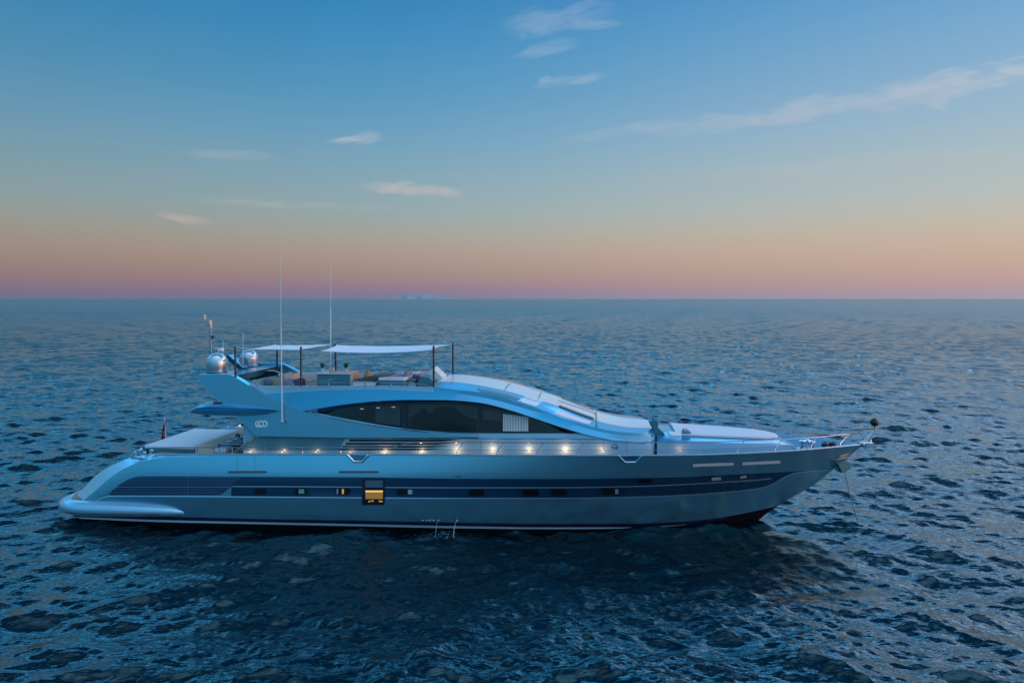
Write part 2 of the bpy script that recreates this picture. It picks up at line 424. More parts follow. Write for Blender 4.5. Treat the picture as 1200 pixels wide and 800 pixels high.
# faint island on the horizon, distance haze put into its pale colour
bm = bmesh.new()
prof = ip([(-60, 0), (-40, .15), (-22, .5), (-10, .95), (0, 1.0), (12, .8), (25, .35), (40, .12), (52, 0)])
D = 30000
rows = []
for k in range(9):
    s = k / 8
    rows.append([Vector(((493 + dxp - 600) / FPX * D, D + (s - .5) * 5000 + 300 * math.sin(dxp * .4 + k), -2 + 212 * prof(dxp) * (1 + .07 * math.sin(dxp * .9 + k)) * math.sin(math.pi * s) )) for dxp in range(-60, 53, 2)])
grid(bm, rows)
M['island'] = pm('hazy_island', (0.27, 0.28, 0.31), 0.9)
isl = build('distant_island', bm, 'island'); tag(isl, kind='structure')

# ------------------------------------------------------------------ yacht root
yacht = bpy.data.objects.new('motor_yacht', None); col.objects.link(yacht)
yacht.location = O; yacht.rotation_euler = (0, 0, -YAW)
tag(yacht, 'long silver blue motor yacht lying at anchor on the calm dusk sea', 'yacht')
def thing(name, label, cat, loc, group=None, rz=0):
    """an empty at yacht coordinates loc"""
    o = bpy.data.objects.new(name, None); col.objects.link(o)
    o.location = O + Fv * loc[0] + Pv * loc[1] + Vector((0, 0, loc[2])); o.rotation_euler = (0, 0, -YAW + rz)
    return tag(o, label, cat, group)
def place(o):
    """a one-mesh thing modelled in yacht coordinates: put its origin at the base of its own mesh"""
    me = o.data; n = len(me.vertices); a = np.empty(n * 3, np.float32); me.vertices.foreach_get('co', a); a = a.reshape(-1, 3)
    c = np.array([(a[:, 0].min() + a[:, 0].max()) / 2, (a[:, 1].min() + a[:, 1].max()) / 2, a[:, 2].min()], np.float32)
    me.vertices.foreach_set('co', (a - c).ravel())
    o.location = O + Fv * float(c[0]) + Pv * float(c[1]) + Vector((0, 0, float(c[2]))); o.rotation_euler = (0, 0, -YAW)
    return o
def rel(bm, loc):
    bmesh.ops.translate(bm, vec=-Vector(loc), verts=bm.verts); return bm

# ------------------------------------------------------------------ hull
top = smooth_ip([(86, 585), (88.5, 582), (98, 571.7), (112.5, 557), (133, 544.6), (154, 536.5), (172, 533.2), (186, 532.4), (300, 532.6), (420, 533), (560, 533.6), (700, 534), (770, 533.8), (820, 533.2), (862, 531.6), (927, 528.2), (970, 524.6), (1012, 520.6)])
bevel = smooth_ip([(86, 594), (100, 584), (110, 576), (127, 561), (143.7, 549.8), (166.7, 540.4), (190, 536.2), (230, 534.6), (300, 533.6), (1012, 521)])
l1 = smooth_ip([(86, 596), (110, 577), (130, 560), (150, 549.8), (300, 550.2), (420, 550.8), (560, 550.8), (760, 548), (900, 543), (1012, 535)])
b_top = smooth_ip([(86, 598), (150, 558), (300, 558.4), (420, 559), (540, 560.6), (650, 560.9), (740, 560.0), (800, 558.7), (846.7, 556.3), (932, 552), (1012, 546)])
b_mid = smooth_ip([(86, 600), (150, 569.6), (330, 570), (540, 571.3), (650, 571.2), (740, 569.9), (800, 567.6), (846.7, 564.8), (902.7, 560.6), (932, 553), (1012, 547)])
b_bot = smooth_ip([(86, 602), (130, 580.5), (330, 581.6), (540, 583), (650, 583), (740, 581.6), (800, 579.5), (846.7, 576.2), (894.7, 570.4), (932, 553.5), (1012, 548)])
crease = smooth_ip([(86, 603), (330, 600.3), (540, 602.4), (647, 599), (727, 595), (800, 591), (860, 587), (935, 574), (1012, 560)])
navy = smooth_ip([(86, 603.8), (183, 604.8), (300, 607.6), (420, 609.6), (540, 612), (640, 613.4), (740, 613.2), (788, 611.6), (828, 608.4), (860, 603.4), (905, 594), (1012, 570)])
wtop = smooth_ip([(86, 605.4), (183, 608.8), (300, 611.4), (420, 613.8), (540, 616.2), (640, 617.6), (740, 617.4), (800, 614.6), (860, 606.5), (905, 597), (1012, 573)])
wbot = smooth_ip([(86, 607), (183, 611.2), (300, 613.8), (420, 616.2), (540, 618.7), (640, 619.6), (740, 618.8), (800, 615), (860, 607), (905, 598), (1012, 574)])
stem_y = ip([(840, 660), (868, 632), (880, 616), (893, 606), (900, 600), (910.7, 593), (932, 580), (942.7, 574.7), (961, 562.7), (980, 546.7), (1000, 530.5), (1012, 520.8)])
stem_x = ip([(520.8, 1012), (530.5, 1000), (546.7, 980), (562.7, 961), (574.7, 942.7), (580, 932), (593, 910.7), (600, 900), (606, 893), (616, 880), (632, 868), (660, 840)])
def bh(px, py):
    v = min(max((py - max(top(px), 532) * 1.0) / 90.0, 0), 1.0)
    if px > 800: v = min(max((py - top(px)) / 85.0, 0), 1.0)
    aft = ip([(0, 3.22), (.2, 3.38), (.3, 3.42), (.55, 3.44), (.76, 3.36), (.88, 3.26), (1, 3.02)])(v)
    fwd = ip([(0, 3.52), (.2, 3.46), (.35, 3.40), (.55, 3.32), (.76, 3.25), (.88, 3.16), (1, 3.02)])(v)
    w = min(max((px - 420) / 330, 0), 1)
    B = aft * (1 - w) + fwd * w
    Le = 360 + 170 * v; p = 3.05 - 0.95 * v
    uu = min(max((stem_x(py) - px) / Le, 0), 1)
    g = 1 - (1 - uu) ** p
    if px < 300: g *= 1 - 0.10 * ((300 - px) / 215) ** 2
    return B * g
def side(px, py, off=0.0):
    return U(px, py, -(bh(px, py) + off))
PX = sorted(set(list(np.arange(86, 190, 3.0)) + list(np.arange(190, 780, 9.0)) + list(np.arange(780, 1012, 4.0)) + [258., 285., 932., 1006, 1009, 1012]))
def rowpts(f, off=0.0, inset=None):
    out = []
    for px in PX:
        py = max(f(px), top(px)); py = min(py, stem_y(px))
        o = off(px) if callable(off) else off
        b = bh(px, py) + o
        out.append(U(px, py, -max(b, 0)))
    return out
topin = lambda px: -0.42 * min(max((215 - px) / 60, 0), 1) if px < 215 else 0.0
rowf = [(top, topin), (bevel, 0), (l1, 0), (b_top, 0), (lambda x: b_mid(x) - .7, 0), (lambda x: b_mid(x) + .5, 0), (b_bot, 0), (lambda x: b_bot(x) + 1.1, 0.012), (crease, 0),
        (navy, 0), (wtop, 0), (wbot, 0), (lambda x: 640, -0.35)]
rows = [rowpts(f, o) for f, o in rowf]
strip = ['paint_light', 'paint', 'paint', 'band', 'groove', 'band', 'groove', 'paint', 'paint', 'boot', 'boot_white', 'anti']
mats = ['paint', 'paint_light', 'band', 'groove', 'boot', 'boot_white', 'anti', 'white', 'fascia']
def hm(i, j):
    px = PX[j]; s = strip[i]
    if s in ('band',) and px < 268: s = 'paint'
    if i in (4,) and (px < 268 or px > 902): s = 'band' if px > 902 else 'paint'
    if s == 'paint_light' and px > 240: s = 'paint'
    if s == 'boot_white' and px > 800: s = 'anti'
    if s == 'boot' and px > 850: s = 'anti'
    if i == 6 and px < 110: s = 'paint'
    return mats.index(s)
bm = bmesh.new()
gridm(bm, rows, hm)
# bulwark: rounded cap and inner face down to the deck
bul = ip([(86, .03), (170, .05), (200, .24), (700, .26), (760, .34), (850, .62), (930, .74), (955, .66), (975, .45), (995, .16), (1006, .05), (1012, .02)])
tp = rows[0]
def inset(p, w):     # move inboard
    return Vector((p.x, min(p.y + w, -0.0) if p.y < -w else 0.0, p.z))
cap1 = [inset(p, .03) + Vector((0, 0, .02)) for p in tp]
cap2 = [inset(p, .12) + Vector((0, 0, .02)) for p in tp]
def inner(j):
    px = PX[j]; p = tp[j]
    if px < 700: return inset(p, .16) - Vector((0, 0, bul(px)))
    py = min(top(px) + bul(px) * 29.5, stem_y(px) - .8); b = max(bh(px, py) - .17, 0)
    q = Vector((p.x, -min(b, abs(p.y)), p.z - bul(px)))
    return q
inn = [inner(j) for j in range(len(tp))]
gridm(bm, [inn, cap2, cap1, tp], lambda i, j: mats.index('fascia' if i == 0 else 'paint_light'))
# transom end
endp = [r[0] for r in rows]
grid(bm, [endp, [Vector((p.x, -p.y, p.z)) for p in endp]], lambda i, j: 0)
hull = build('hull', bm, mats, yacht, smooth=14)

# deck
bm = bmesh.new()
drows = []
for s in np.linspace(-1, 1, 9):
    drows.append([Vector((p.x, p.y * -s, p.z + (0.05 * (1 - s * s) if PX[j] > 200 else 0.0) )) for j, p in enumerate(inn)])
grid(bm, drows, lambda i, j: 1 if PX[j] < 172 else 0)
build('deck', bm, ['teak', 'paint'], yacht)

# swim platform: swept bumper round the stern
bm = bmesh.new()
sec = [(222, 601, 601.6, 3.22), (214, 597.4, 602.8, 3.27), (204, 594.4, 603.8, 3.30), (190, 592.2, 604.4, 3.33), (160, 589.6, 605, 3.33), (130, 588, 605, 3.28), (104, 587, 604.6, 3.20)]
path = []
for px, y0, y1, b in sec:
    a = U(px, y0, -b); c = U(px, y1, -b); path.append((a.x, -b + .04, (a.z + c.z) / 2, max((a.z - c.z) / 2, .012)))
xa = path[-1][0]; zc = path[-1][2]; hh = path[-1][3]
stx = U(70.5, 594, -2.9).x - .22
for k in range(1, 9):
    t = k / 8 * math.pi / 2
    path.append((xa + (stx + .3 - xa) * math.sin(t), -3.16 + (3.16 - 2.35) * (1 - math.cos(t)) * 1.0, zc, hh * (1 - .06 * k / 8)))
n0 = len(path)
for b in (-1.5, -.75, 0): path.append((stx + .3 - .05 * (1 - (b / 2.35) ** 2), b, zc, hh * .94))
full = path + [(x, -y, z, h) for x, y, z, h in reversed(path[:-1])]
rings = []
NS = 18
for i, (x, y, z, h) in enumerate(full):
    p0 = full[max(i-1, 0)]; p1 = full[min(i+1, len(full)-1)]
    tx, ty = p1[0]-p0[0], p1[1]-p0[1]; L = math.hypot(tx, ty) or 1; nx, ny = ty / L, -tx / L
    ring = []
    for k in range(NS):
        a = 2 * math.pi * k / NS
        ca, sa = math.cos(a), math.sin(a)
        rr_ = 1.0 - (0.13 * math.exp(-((sa + .18) / .12) ** 2) if ca < 0 else 0)     # rubbing groove on the outer side
        w = .42 * min(1, h / .3) * .9
        ring.append(Vector((x + nx * w * ca * rr_ * 1.0, y + ny * w * ca * rr_, z + h * sa)))
    rings.append(ring)
rings = [r + [r[0]] for r in rings]
grid(bm, rings)
for rg in (rings[0], rings[-1]): pass
bump_o = build('swim_platform', bm, 'bumper', yacht, smooth=50)
bm = bmesh.new()
tube(bm, [Vector((r[8 + 4 - 3].x, r[9].y, r[9].z)) if 0 else r[10] for r in [q[:NS] for q in rings[3:-3]]], .022, 5)
build('rubbing_strake', bm, 'band', bump_o)
bm = bmesh.new()
xs_ = U(112, 580, -2.8).x
deckz = zc + hh * 1.04
pts = [(xs_, -3.0), (stx + .75, -2.9), (stx + .42, -2.3), (stx + .3, 0), (stx + .42, 2.3), (stx + .75, 2.9), (xs_, 3.0)]
prism(bm, [Vector((x, y, deckz)) for x, y in pts], (0, 0, -.12))
build('platform_deck', bm, 'teak', bump_o)

# engine-room vent grille in the aft quarter
bm = bmesh.new()
gt = smooth_ip([(128, 578.8), (134, 572.5), (141.7, 566.5), (150, 561.5), (158, 558.9), (166.7, 557.9), (285, 558.6)])
def gbot(px): return 579.6 if px < 258 else 579.6 - (px - 258) * (579.6 - 559) / 27
gx = list(np.linspace(128.5, 284.5, 80))
nrow = 26
rws = []
for i in range(nrow + 1):
    f = i / nrow
    rws.append([side(px, gt(px) + (gbot(px) - gt(px)) * f, 0.012) for px in gx])
grid(bm, rws)
gr = build('vent_grille', bm, 'band', yacht)
bm = bmesh.new()
for yy in np.arange(560.4, 579.5, 1.75):
    line = [px for px in gx if gt(px) + .4 < yy < gbot(px) - .2]
    if len(line) > 1: tube(bm, [side(px, yy, .026) for px in line], .011 if abs(yy - 570.9) > .8 else .022, 4)
for xx in (220,):
    tube(bm, [side(xx, yy, .03) for yy in (gt(xx), 570, 579.4)], .012, 4)
build('slat', bm, 'soffit', gr)

# ---- hull openings
def patch(bm, x0, x1, y0, y1, off, mi=0, n=5, skew=0, rad=0.0):
    """rounded rectangular patch lying on the hull side"""
    rws = []
    for i in range(n + 1):
        f = i / n; y = y0 + (y1 - y0) * f
        e = rad * (1 - math.sqrt(max(0, 1 - abs(2 * f - 1) ** 6)))
        rws.append([side(x0 + e + (x1 - x0 - 2 * e) * g / 8, y + skew * g / 8, off) for g in range(9)])
    grid(bm, rws, lambda i, j: mi)
def porthole(x0, x1, y0, y1, lit=None, skew=0):
    bm = bmesh.new(); patch(bm, x0, x1, y0, y1, 0.014, 0, 8, skew, 1.6)
    o = build('porthole', bm, 'dark', yacht)
    bm = bmesh.new(); patch(bm, x0 + .9, x1 - .9, y0 + .9, y1 - .9, 0.020, 0, 8, skew, 1.0)
    build('pane', bm, 'glass', o)
    if lit:
        for a, b, m in lit:
            bm = bmesh.new(); patch(bm, a, b, y0 + 1.2, y1 - 1.2, 0.026, 0, 4, skew)
            build('blind' if m != 'amber' else 'lit_curtain', bm, m, o)
porthole(298, 312, 571.8, 579.2)
porthole(345, 360, 571.8, 579.2, [(350, 356.5, 'teal_lit')])
porthole(392.5, 410.5, 571.6, 579.6, [(394.5, 396.3, 'greyblind'), (400.6, 403, 'amber')])
porthole(464.5, 483.5, 572.2, 580, [(478, 483, 'greyblind')])
porthole(549, 567.5, 572.8, 581.2)
porthole(612, 631.5, 572.8, 581)
porthole(645.5, 664.5, 572.6, 580.8)
porthole(706.5, 725, 571.8, 579.6, [(721, 724.5, 'greyblind')])
porthole(748, 764, 560.6, 566.4, skew=-.5)
porthole(832, 846, 558.2, 564.4, [(834, 845, 'greyblind')], skew=-1)
porthole(866.5, 875.8, 556.5, 561.8, [(867.6, 875, 'greyblind')], skew=-1)

bm = bmesh.new(); patch(bm, 424, 451, 560, 591.5, 0.03, 0, 8, 0, 0.9)
bw = build('hull_window', bm, 'dark', yacht)
bm = bmesh.new()
patch(bm, 428.3, 448.6, 562.5, 571.0, .036, 0)
patch(bm, 428.3, 448.6, 571.0, 572.6, .036, 1)
patch(bm, 428.3, 448.6, 574.4, 576.4, .036, 2)
patch(bm, 428.3, 448.6, 576.4, 584.4, .036, 3)
patch(bm, 428.3, 448.6, 584.4, 588.6, .036, 1)
M['amber_hi'] = pm('lit_ceiling', (0.5, 0.3, 0.1), 0.8, emis=(1.0, 0.55, 0.14), estr=0.85)
build('pane', bm, ['glass_grey', 'glass', 'amber_hi', 'amber_dim'], bw)
bm = bmesh.new()
for x, y in ((433, 587.2), (436.5, 586.6), (445, 587), (447, 587.2)):
    patch(bm, x - 1.3, x + 1.3, y - .8, y + .8, .041, 0, 4)
build('interior_lamp', bm, 'amber', bw)

for x0, x1, y0, sk, m, h in ((267, 312, 551.6, 0, 'brown', 2.6), (397, 443.5, 551.6, 0, 'brown', 2.6), (812, 860, 543.4, -1.6, 'white', 3.4), (870, 914.5, 541.4, -2.0, 'white', 3.4), (533, 541, 558, 0, 'dark', .7)):
    bm = bmesh.new(); patch(bm, x0, x1, y0, y0 + h, .02, 0, 6, sk, 1.2)
    build('hull_recess', bm, m, yacht)

# panel seams on the aft hull, near the gangway gate
bm = bmesh.new()
for x in (278, 299): tube(bm, [side(x, y, .004) for y in (534, 540, 546, 550)], .012, 4)
build('gate_seam', bm, 'soffit', yacht)

# fairleads: V-shaped steel lips let into the sheer
def fairlead(x0, x1, x2, x3, y1):
    bm = bmesh.new()
    tube(bm, [side(x0, top(x0) - .3, .03), side(x1, y1, .03), side(x2, y1, .03), side(x3, top(x3) - .3, .03)], .045, 6)
    o = build('fairlead', bm, 'chrome', yacht)
    bm = bmesh.new()
    for f in (0,):
        rws = [[side(x0 + (x1 - x0) * 0 + (x3 - x0) * g / 6, top(x0), .012) for g in range(7)], [side(x1 + (x2 - x1) * g / 6, y1, .012) for g in range(7)]]
        grid(bm, rws)
    build('recess', bm, 'soffit', o)
    bm = bmesh.new()
    for xx in (x0 + (x3 - x0) * .4, x0 + (x3 - x0) * .62):
        p = side(xx, y1 - 1, -.25); lathe(bm, p, [(.05, 0), (.05, .16), (.085, .18), (.085, .21), (.03, .23)], 12)
        tube(bm, [side(xx - 2, y1 - 5, -.25), side(xx + 2, y1 - 5, -.25)], .03, 6)
    build('bollard', bm, 'chrome', o)
fairlead(407, 415, 424.5, 432, 540.8)
fairlead(725, 732.5, 745, 752, 541)
# aft mooring station
bm = bmesh.new()
tube(bm, [U(152, 535.8, -2.95), U(163, 527.2, -2.9), U(166, 525.6, -2.7)], .04, 6)
tube(bm, [U(154, 536.5, -3.0), U(176, 538, -3.05), U(184, 532, -3.0)], .035, 6)
ms = build('mooring_station', bm, 'chrome', yacht)
bm = bmesh.new()
for xx, yy, b in ((159, 536, -2.7), (170, 537, -2.75), (178, 534, -2.6)):
    p = U(xx, yy, b); lathe(bm, p, [(.09, 0), (.09, .04), (.05, .05), (.05, .2), (.09, .22), (.09, .25), (.02, .27)], 12)
build('bollard', bm, 'chrome', ms)
bm = bmesh.new(); p = U(173.5, 537, -2.6); tube(bm, [p, p + Vector((0, 0, .42))], .05, 8); build('capstan', bm, 'dark', ms)

# cap rail strip catching the light
bm = bmesh.new()
pts = [p + Vector((0, -.01, .015)) for p, px in zip(tp, PX) if px > 184]
tube(bm, pts, .026, 6); tube(bm, [Vector((p.x, -p.y, p.z)) for p in pts], .026, 6)
build('cap_rail', bm, 'groove', yacht)

# ------------------------------------------------------------------ superstructure
w1 = smooth_ip([(276, 512), (404, 513.2), (560, 513.4), (680, 514), (766, 519)])
g_bot = smooth_ip([(366, 483.6), (372, 483.8), (390, 487.6), (420, 493.2), (460, 500), (500, 504.8), (560, 507.4), (675, 507.8), (766, 512)])
g_top = smooth_ip([(366, 483.5), (372, 483.4), (400, 478.2), (440, 473.8), (480, 471.6), (520, 470.6), (560, 474), (590, 480), (620, 489), (650, 499), (675, 507.6), (766, 511.8)])
eave = smooth_ip([(285, 470), (340, 482.5), (360, 480.2), (400, 474.2), (440, 470), (480, 468.3), (520, 468.5), (560, 471.4), (600, 481), (630, 491), (660, 501), (680, 507), (700, 512), (720, 516), (740, 518), (766, 517)])
fcr = smooth_ip([(285, 461), (320, 461), (360, 458.2), (400, 456.6), (440, 456.2), (500, 458.6), (540, 461.6), (580, 468.5), (610, 477), (640, 486), (670, 496.5), (700, 505), (720, 509), (740, 511.5), (766, 511.5)])
ctop = smooth_ip([(285, 449.5), (300, 452), (360, 452.2), (440, 452), (508, 453.8), (540, 457), (560, 459.4), (580, 462.4), (610, 472), (638, 481), (650, 486), (696, 500), (720, 505), (740, 507), (766, 507.4)])
wb = ip([(285, 2.45), (600, 2.55), (680, 2.42), (740, 2.15), (757, 2.0), (763, 1.85), (767, 1.6)])      # half-breadth of the side wall
SX = [285, 292, 300, 310, 325, 340, 355, 366, 372] + list(range(380, 756, 8)) + [758, 761, 763, 765, 767]
def srow(f, off): return [U(px, f(px), -(wb(px) + (off(px) if callable(off) else off))) for px in SX]
over = lambda px: 0.10 * min(max((740 - px) / 120, 0), 1) + .02
srows = [srow(lambda x: 540, .02), srow(w1, .02), srow(lambda x: w1(x) - .6, -.02), srow(g_bot, -.05), srow(g_top, -.16), srow(eave, over), srow(fcr, lambda px: over(px) - .14), srow(ctop, lambda px: over(px) - .16)]
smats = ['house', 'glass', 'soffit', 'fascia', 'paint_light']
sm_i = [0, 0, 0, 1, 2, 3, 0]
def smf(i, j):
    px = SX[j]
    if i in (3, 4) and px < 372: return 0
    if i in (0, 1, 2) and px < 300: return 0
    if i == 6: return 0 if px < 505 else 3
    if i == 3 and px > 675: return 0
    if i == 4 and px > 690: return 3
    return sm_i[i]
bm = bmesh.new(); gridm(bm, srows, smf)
# aft bulkhead and rounded nose
e0 = [r[0] for r in srows]; grid(bm, [e0, [Vector((p.x, -p.y, p.z)) for p in e0]], lambda i, j: 0)
e1 = [r[-1] for r in srows]
nose = [e1]
for k in range(1, 5):
    s = math.cos(k / 4 * math.pi / 2)
    nose.append([Vector((p.x + .35 * (1 - s) * .6, p.y * s, p.z)) for p in e1])
gridm(bm, nose, lambda i, j: 0)
sup = build('superstructure', bm, smats, yacht, smooth=22)

# front roof between the coamings
crown = smooth_ip([(500, 444.6), (515, 443.2), (530, 443.4), (560, 445), (590, 450.6), (630, 462.4), (650, 469.2), (698, 485.5), (712, 491.5), (740, 496.5), (766, 498)])
ra = smooth_ip([(500, 446.4), (530, 447.2), (560, 451), (586, 456), (626, 467), (648, 473.6), (690, 489.5), (712, 496), (740, 500.5), (766, 501.5)])
RX = [505] + list(range(508, 767, 6)) + [766]
RXs = {0: (ctop, lambda px: -(wb(px) + over(px) - .16)), 1: (ra, lambda px: -1.25 * wb(px) / 2.5), 2: (crown, lambda px: 0.0)}
def roofp(px, s, off=0.0):
    """s: 0 at the coaming, 1 at the panel edge, 2 at the crown"""
    i = min(int(s), 1); f = s - i
    def P(k):
        fn, bf = RXs[k]; return U(px, fn(px), bf(px))
    # same station: pick the points on the neighbouring lines that share this x
    a = P(i)
    x = P(0).x
    def onl(k):
        fn, bf = RXs[k]; lo, hi = 440.0, 820.0
        for _ in range(26):
            m = (lo + hi) / 2
            if U(m, fn(m), bf(m)).x < x: lo = m
            else: hi = m
        q = U(lo, fn(lo), bf(lo)); q.x = x; return q
    A, B = onl(i), onl(i + 1)
    p = A.lerp(B, f)
    C0, C2 = onl(0), onl(2)
    p.z += off
    return p
bm = bmesh.new()
ss = [0, .25, .5, .75, 1, 1.25, 1.5, 1.75, 2]
rws = [[roofp(px, s) for px in RX] for s in ss]
# round the panel ridge a little
for i in (3, 5): 
    for j in range(len(RX)): rws[i][j].z += .015
gridm(bm, rws, lambda i, j: 0 if i < 4 else 1)
f0 = [r[0] for r in rws]; drop = [Vector((p.x + .02, p.y, p.z - .55)) for p in f0]
gridm(bm, [f0, drop], lambda i, j: 0)
build('roof', bm, ['fascia', 'white'], sup, smooth=25)
def roofpatch(name, x0, x1, s0, s1, mat, off=.012, slant=0, n=12, both=True):
    bm = bmesh.new()
    rws = [[roofp(x0 + slant * (1 - a / 4) + (x1 - x0) * g / n, s0 + (s1 - s0) * a / 4, off) for g in range(n + 1)] for a in range(5)]
    (gridm if both else grid)(bm, rws)
    return build(name, bm, mat, sup)
roofpatch('roof_glass', 556, 606, .12, .50, 'glass_grey', slant=6)
roofpatch('roof_panel', 612, 634, .10, .95, 'white', slant=-6)
roofpatch('roof_panel', 586, 587.2, 1.02, 1.98, 'soffit')
roofpatch('roof_panel', 627, 628.2, .6, 1.98, 'soffit')
roofpatch('windscreen', 654, 694, .12, .62, 'cushion', slant=-4)
roofpatch('windscreen', 652, 700, 1.05, 1.8, 'white', .02)
roofpatch('windscreen_opening', 654, 696, .92, 1.25, 'glass', .03)
roofpatch('roof_panel', 698, 700.5, .1, 1.95, 'glass_grey', .02)
# fly wind deflector
bm = bmesh.new()
a = U(497, 432.6, -.9); b = U(509, 431.5, -1.9); c = U(517, 446, -1.6); d = U(507, 448.5, -.8)
prism(bm, [U(498, 437.5, -.6), U(507, 431.2, -.6), U(519, 442.5, -.6), U(516, 448, -.6), U(508, 447.5, -.6)], (0, .9, 0), bev=.02)
build('wind_deflector', bm, 'white', sup)

# windows: mullions, curtain, ceiling spots and dark interior sheets in the saloon glazing
def gp(px, py, off=.02):
    t = (py - g_top(px)) / max(g_bot(px) - g_top(px), .01)
    b0 = wb(px) - .16; b1 = wb(px) - .05
    return U(px, py, -((b0 + (b1 - b0) * t) + off))
for x0, x1 in ((471, 477), (562, 564)):
    bm = bmesh.new(); grid(bm, [[gp(x, g_top(x) + (g_bot(x) - g_top(x)) * f, .014) for x in (x0, x1)] for f in np.linspace(0, 1, 6)])
    build('mullion', bm, 'dark', sup)
M['interior'] = pm('room_behind_glass', (0.022, 0.032, 0.034), 0.25, var=0.6, nscale=1.4)
bm = bmesh.new()
for x0, x1, a, b in ((440, 469, .12, .9), (479, 560, .08, .93), (566, 588, .12, .5)):
    grid(bm, [[gp(x, g_top(x) + (g_bot(x) - g_top(x)) * f, .008) for x in np.linspace(x0, x1, 14)] for f in np.linspace(a, b, 6)])
build('saloon_interior', bm, 'interior', sup)  # dark sheets on the glass, painting the saloon seen behind it
# furniture silhouettes inside
bm = bmesh.new()
for xs2, ys2 in (([488, 498, 499, 503, 512, 520, 524, 526, 530, 540, 552, 558], None),):
    pass
sil = smooth_ip([(479, 492), (490, 482), (496, 478), (504, 484), (512, 477), (522, 476), (534, 479), (544, 486), (560, 492)])
grid(bm, [[gp(x, max(sil(x) + (g_bot(x) - 1 - sil(x)) * f, g_top(x) + 1), .011) for x in np.linspace(480, 559, 30)] for f in (0, .5, 1)])
build('furniture_silhouette', bm, 'glass', sup)
bm = bmesh.new()
rws = []
for f in (0, .5, 1):
    rws.append([gp(x, (484.6 + (x - 589) * .12) * (1 - f) + 505 * f, .03 + .03 * math.sin((x - 589) * 2.0)) for x in np.linspace(589.5, 619, 90)])
for r in rws:
    for p in r: pass
grid(bm, rws); build('curtain', bm, 'curtain', sup, smooth=60)
bm = bmesh.new()
for x in (424, 443, 461):
    box(bm, gp(x, g_top(x) + 4.0 - (443 - x) * 0.02, .02), (.14, .004, .03))
M['spot_dim'] = pm('saloon_downlight', (0.5, 0.4, 0.3), 0.5, emis=(1.0, 0.68, 0.5), estr=0.35)
build('ceiling_spot', bm, 'spot_dim', sup)

# engine-room louvres under the saloon window
def wp(px, py, off=.01): return U(px, py, -(wb(px) + .02 + off))
bm = bmesh.new()
for k, (ya, yb) in enumerate(((514.6, 517.2), (518.6, 521), (522.2, 524.4), (525.4, 527.4))):
    xl = 409 - k * 4; xr = 540 - k * 7
    grid(bm, [[wp(x, y if x < xr - 22 else ya + (y - ya) * max(0.03, (xr - x) / 22), .012) for x in list(np.linspace(xl, xr - 22, 14)) + [xr - 14, xr - 7, xr]] for y in (ya, yb)])
lv = build('louvre_vent', bm, 'dark', sup)
# recessed aft side panel and its slanted frame
bm = bmesh.new()
grid(bm, [[wp(x, y, .012) for x in np.linspace(xa_, xb_, 8)] for y, xa_, xb_ in ((513, 298, 405), (520, 289, 401), (527.4, 279, 397))])
build('side_panel', bm, 'teal', sup)
bm = bmesh.new(); tube(bm, [wp(273, 531, .05), wp(298, 511.6, .05), wp(304, 511, .04)], .03, 6)
build('side_panel_frame', bm, 'rail', sup)
bm = bmesh.new()
tube(bm, [wp(x, w1(x) + .3, .012) for x in range(300, 764, 12)], .018, 5)
build('side_moulding', bm, 'fascia', sup)
bm = bmesh.new()
for x in (563.5, 584.5, 707.5, 734.5): tube(bm, [wp(x, y, .002) for y in (515, 523, 530)], .008, 4)
build('door_seam', bm, 'soffit', sup)
# small round badge by the side door
def ring(bm, cx, cy, rx, ry, a0, a1, pf, r, n=16):
    tube(bm, [pf(cx + rx * math.cos(R(a0 + (a1 - a0) * k / n)), cy - ry * math.sin(R(a0 + (a1 - a0) * k / n))) for k in range(n + 1)], r, 5)
bm = bmesh.new()
ring(bm, 720.5, 523.2, 3.6, 3.0, -80, 220, lambda x, y: wp(x, y, .012), .012)
tube(bm, [wp(x, 524.2, .012) for x in (717.5, 719, 721, 723.5)], .02, 5)
build('side_badge', bm, 'soffit', sup)
# chrome curl at the nose of the house
bm = bmesh.new()
grid(bm, [[U(755 + f * 11 + g * 2, 519 - 9.5 * math.sin(f * 1.57 + .02) + g * 9 * (f), -(1.98 - .5 * f + .02)) for f in np.linspace(0, 1, 8)] for g in (0, 1)])
build('nose_trim', bm, 'white', sup, smooth=60)

# fly deck floor
bm = bmesh.new()
fx = [px for px in SX if px <= 516]
cr = [U(px, ctop(px), -(wb(px) + over(px) - .16)) for px in fx]
cin = [p + Vector((0, .10, 0)) for p in cr]; cdn = [p + Vector((0, .12, -.36)) for p in cr]
gridm(bm, [cr, cin, cdn], lambda i, j: 1)
grid(bm, [[Vector((p.x, p.y * s, p.z)) for p in cdn] for s in (1, .5, 0, -.5, -1)], lambda i, j: 0)
build('fly_deck', bm, ['teak', 'white'], sup)
FZ = cdn[10].z

# ------------------------------------------------------------------ arch wings and overhang
wing_o = [(231, 440), (233, 438.2), (265, 437.6), (272, 440), (281, 445), (300, 457), (319, 467.6), (343, 477.6), (366, 486.4), (390, 490.6), (420, 496.4), (460, 502.6), (500, 507), (560, 509.4), (560, 513), (404, 512.8), (300, 511.2), (292, 503), (278, 488), (268, 479.6), (254.6, 469), (243, 457), (235, 446.6)]
wing = bpy.data.objects.new('radar_arch', None); col.objects.link(wing); wing.parent = yacht
bw_ = 2.72
for s in (-1, 1):
    bm = bmesh.new()
    pts = [U(x, y, -bw_ + (0.22 * max(0, (470 - y) / 32) if y < 470 else 0)) for x, y in wing_o]
    if s > 0: pts = [Vector((p.x, -p.y, p.z)) for p in pts]
    prism(bm, pts, (0, .3 * -s, 0), bev=.035)
    build('arch_leg', bm, 'paint', wing, smooth=40)
bm = bmesh.new()
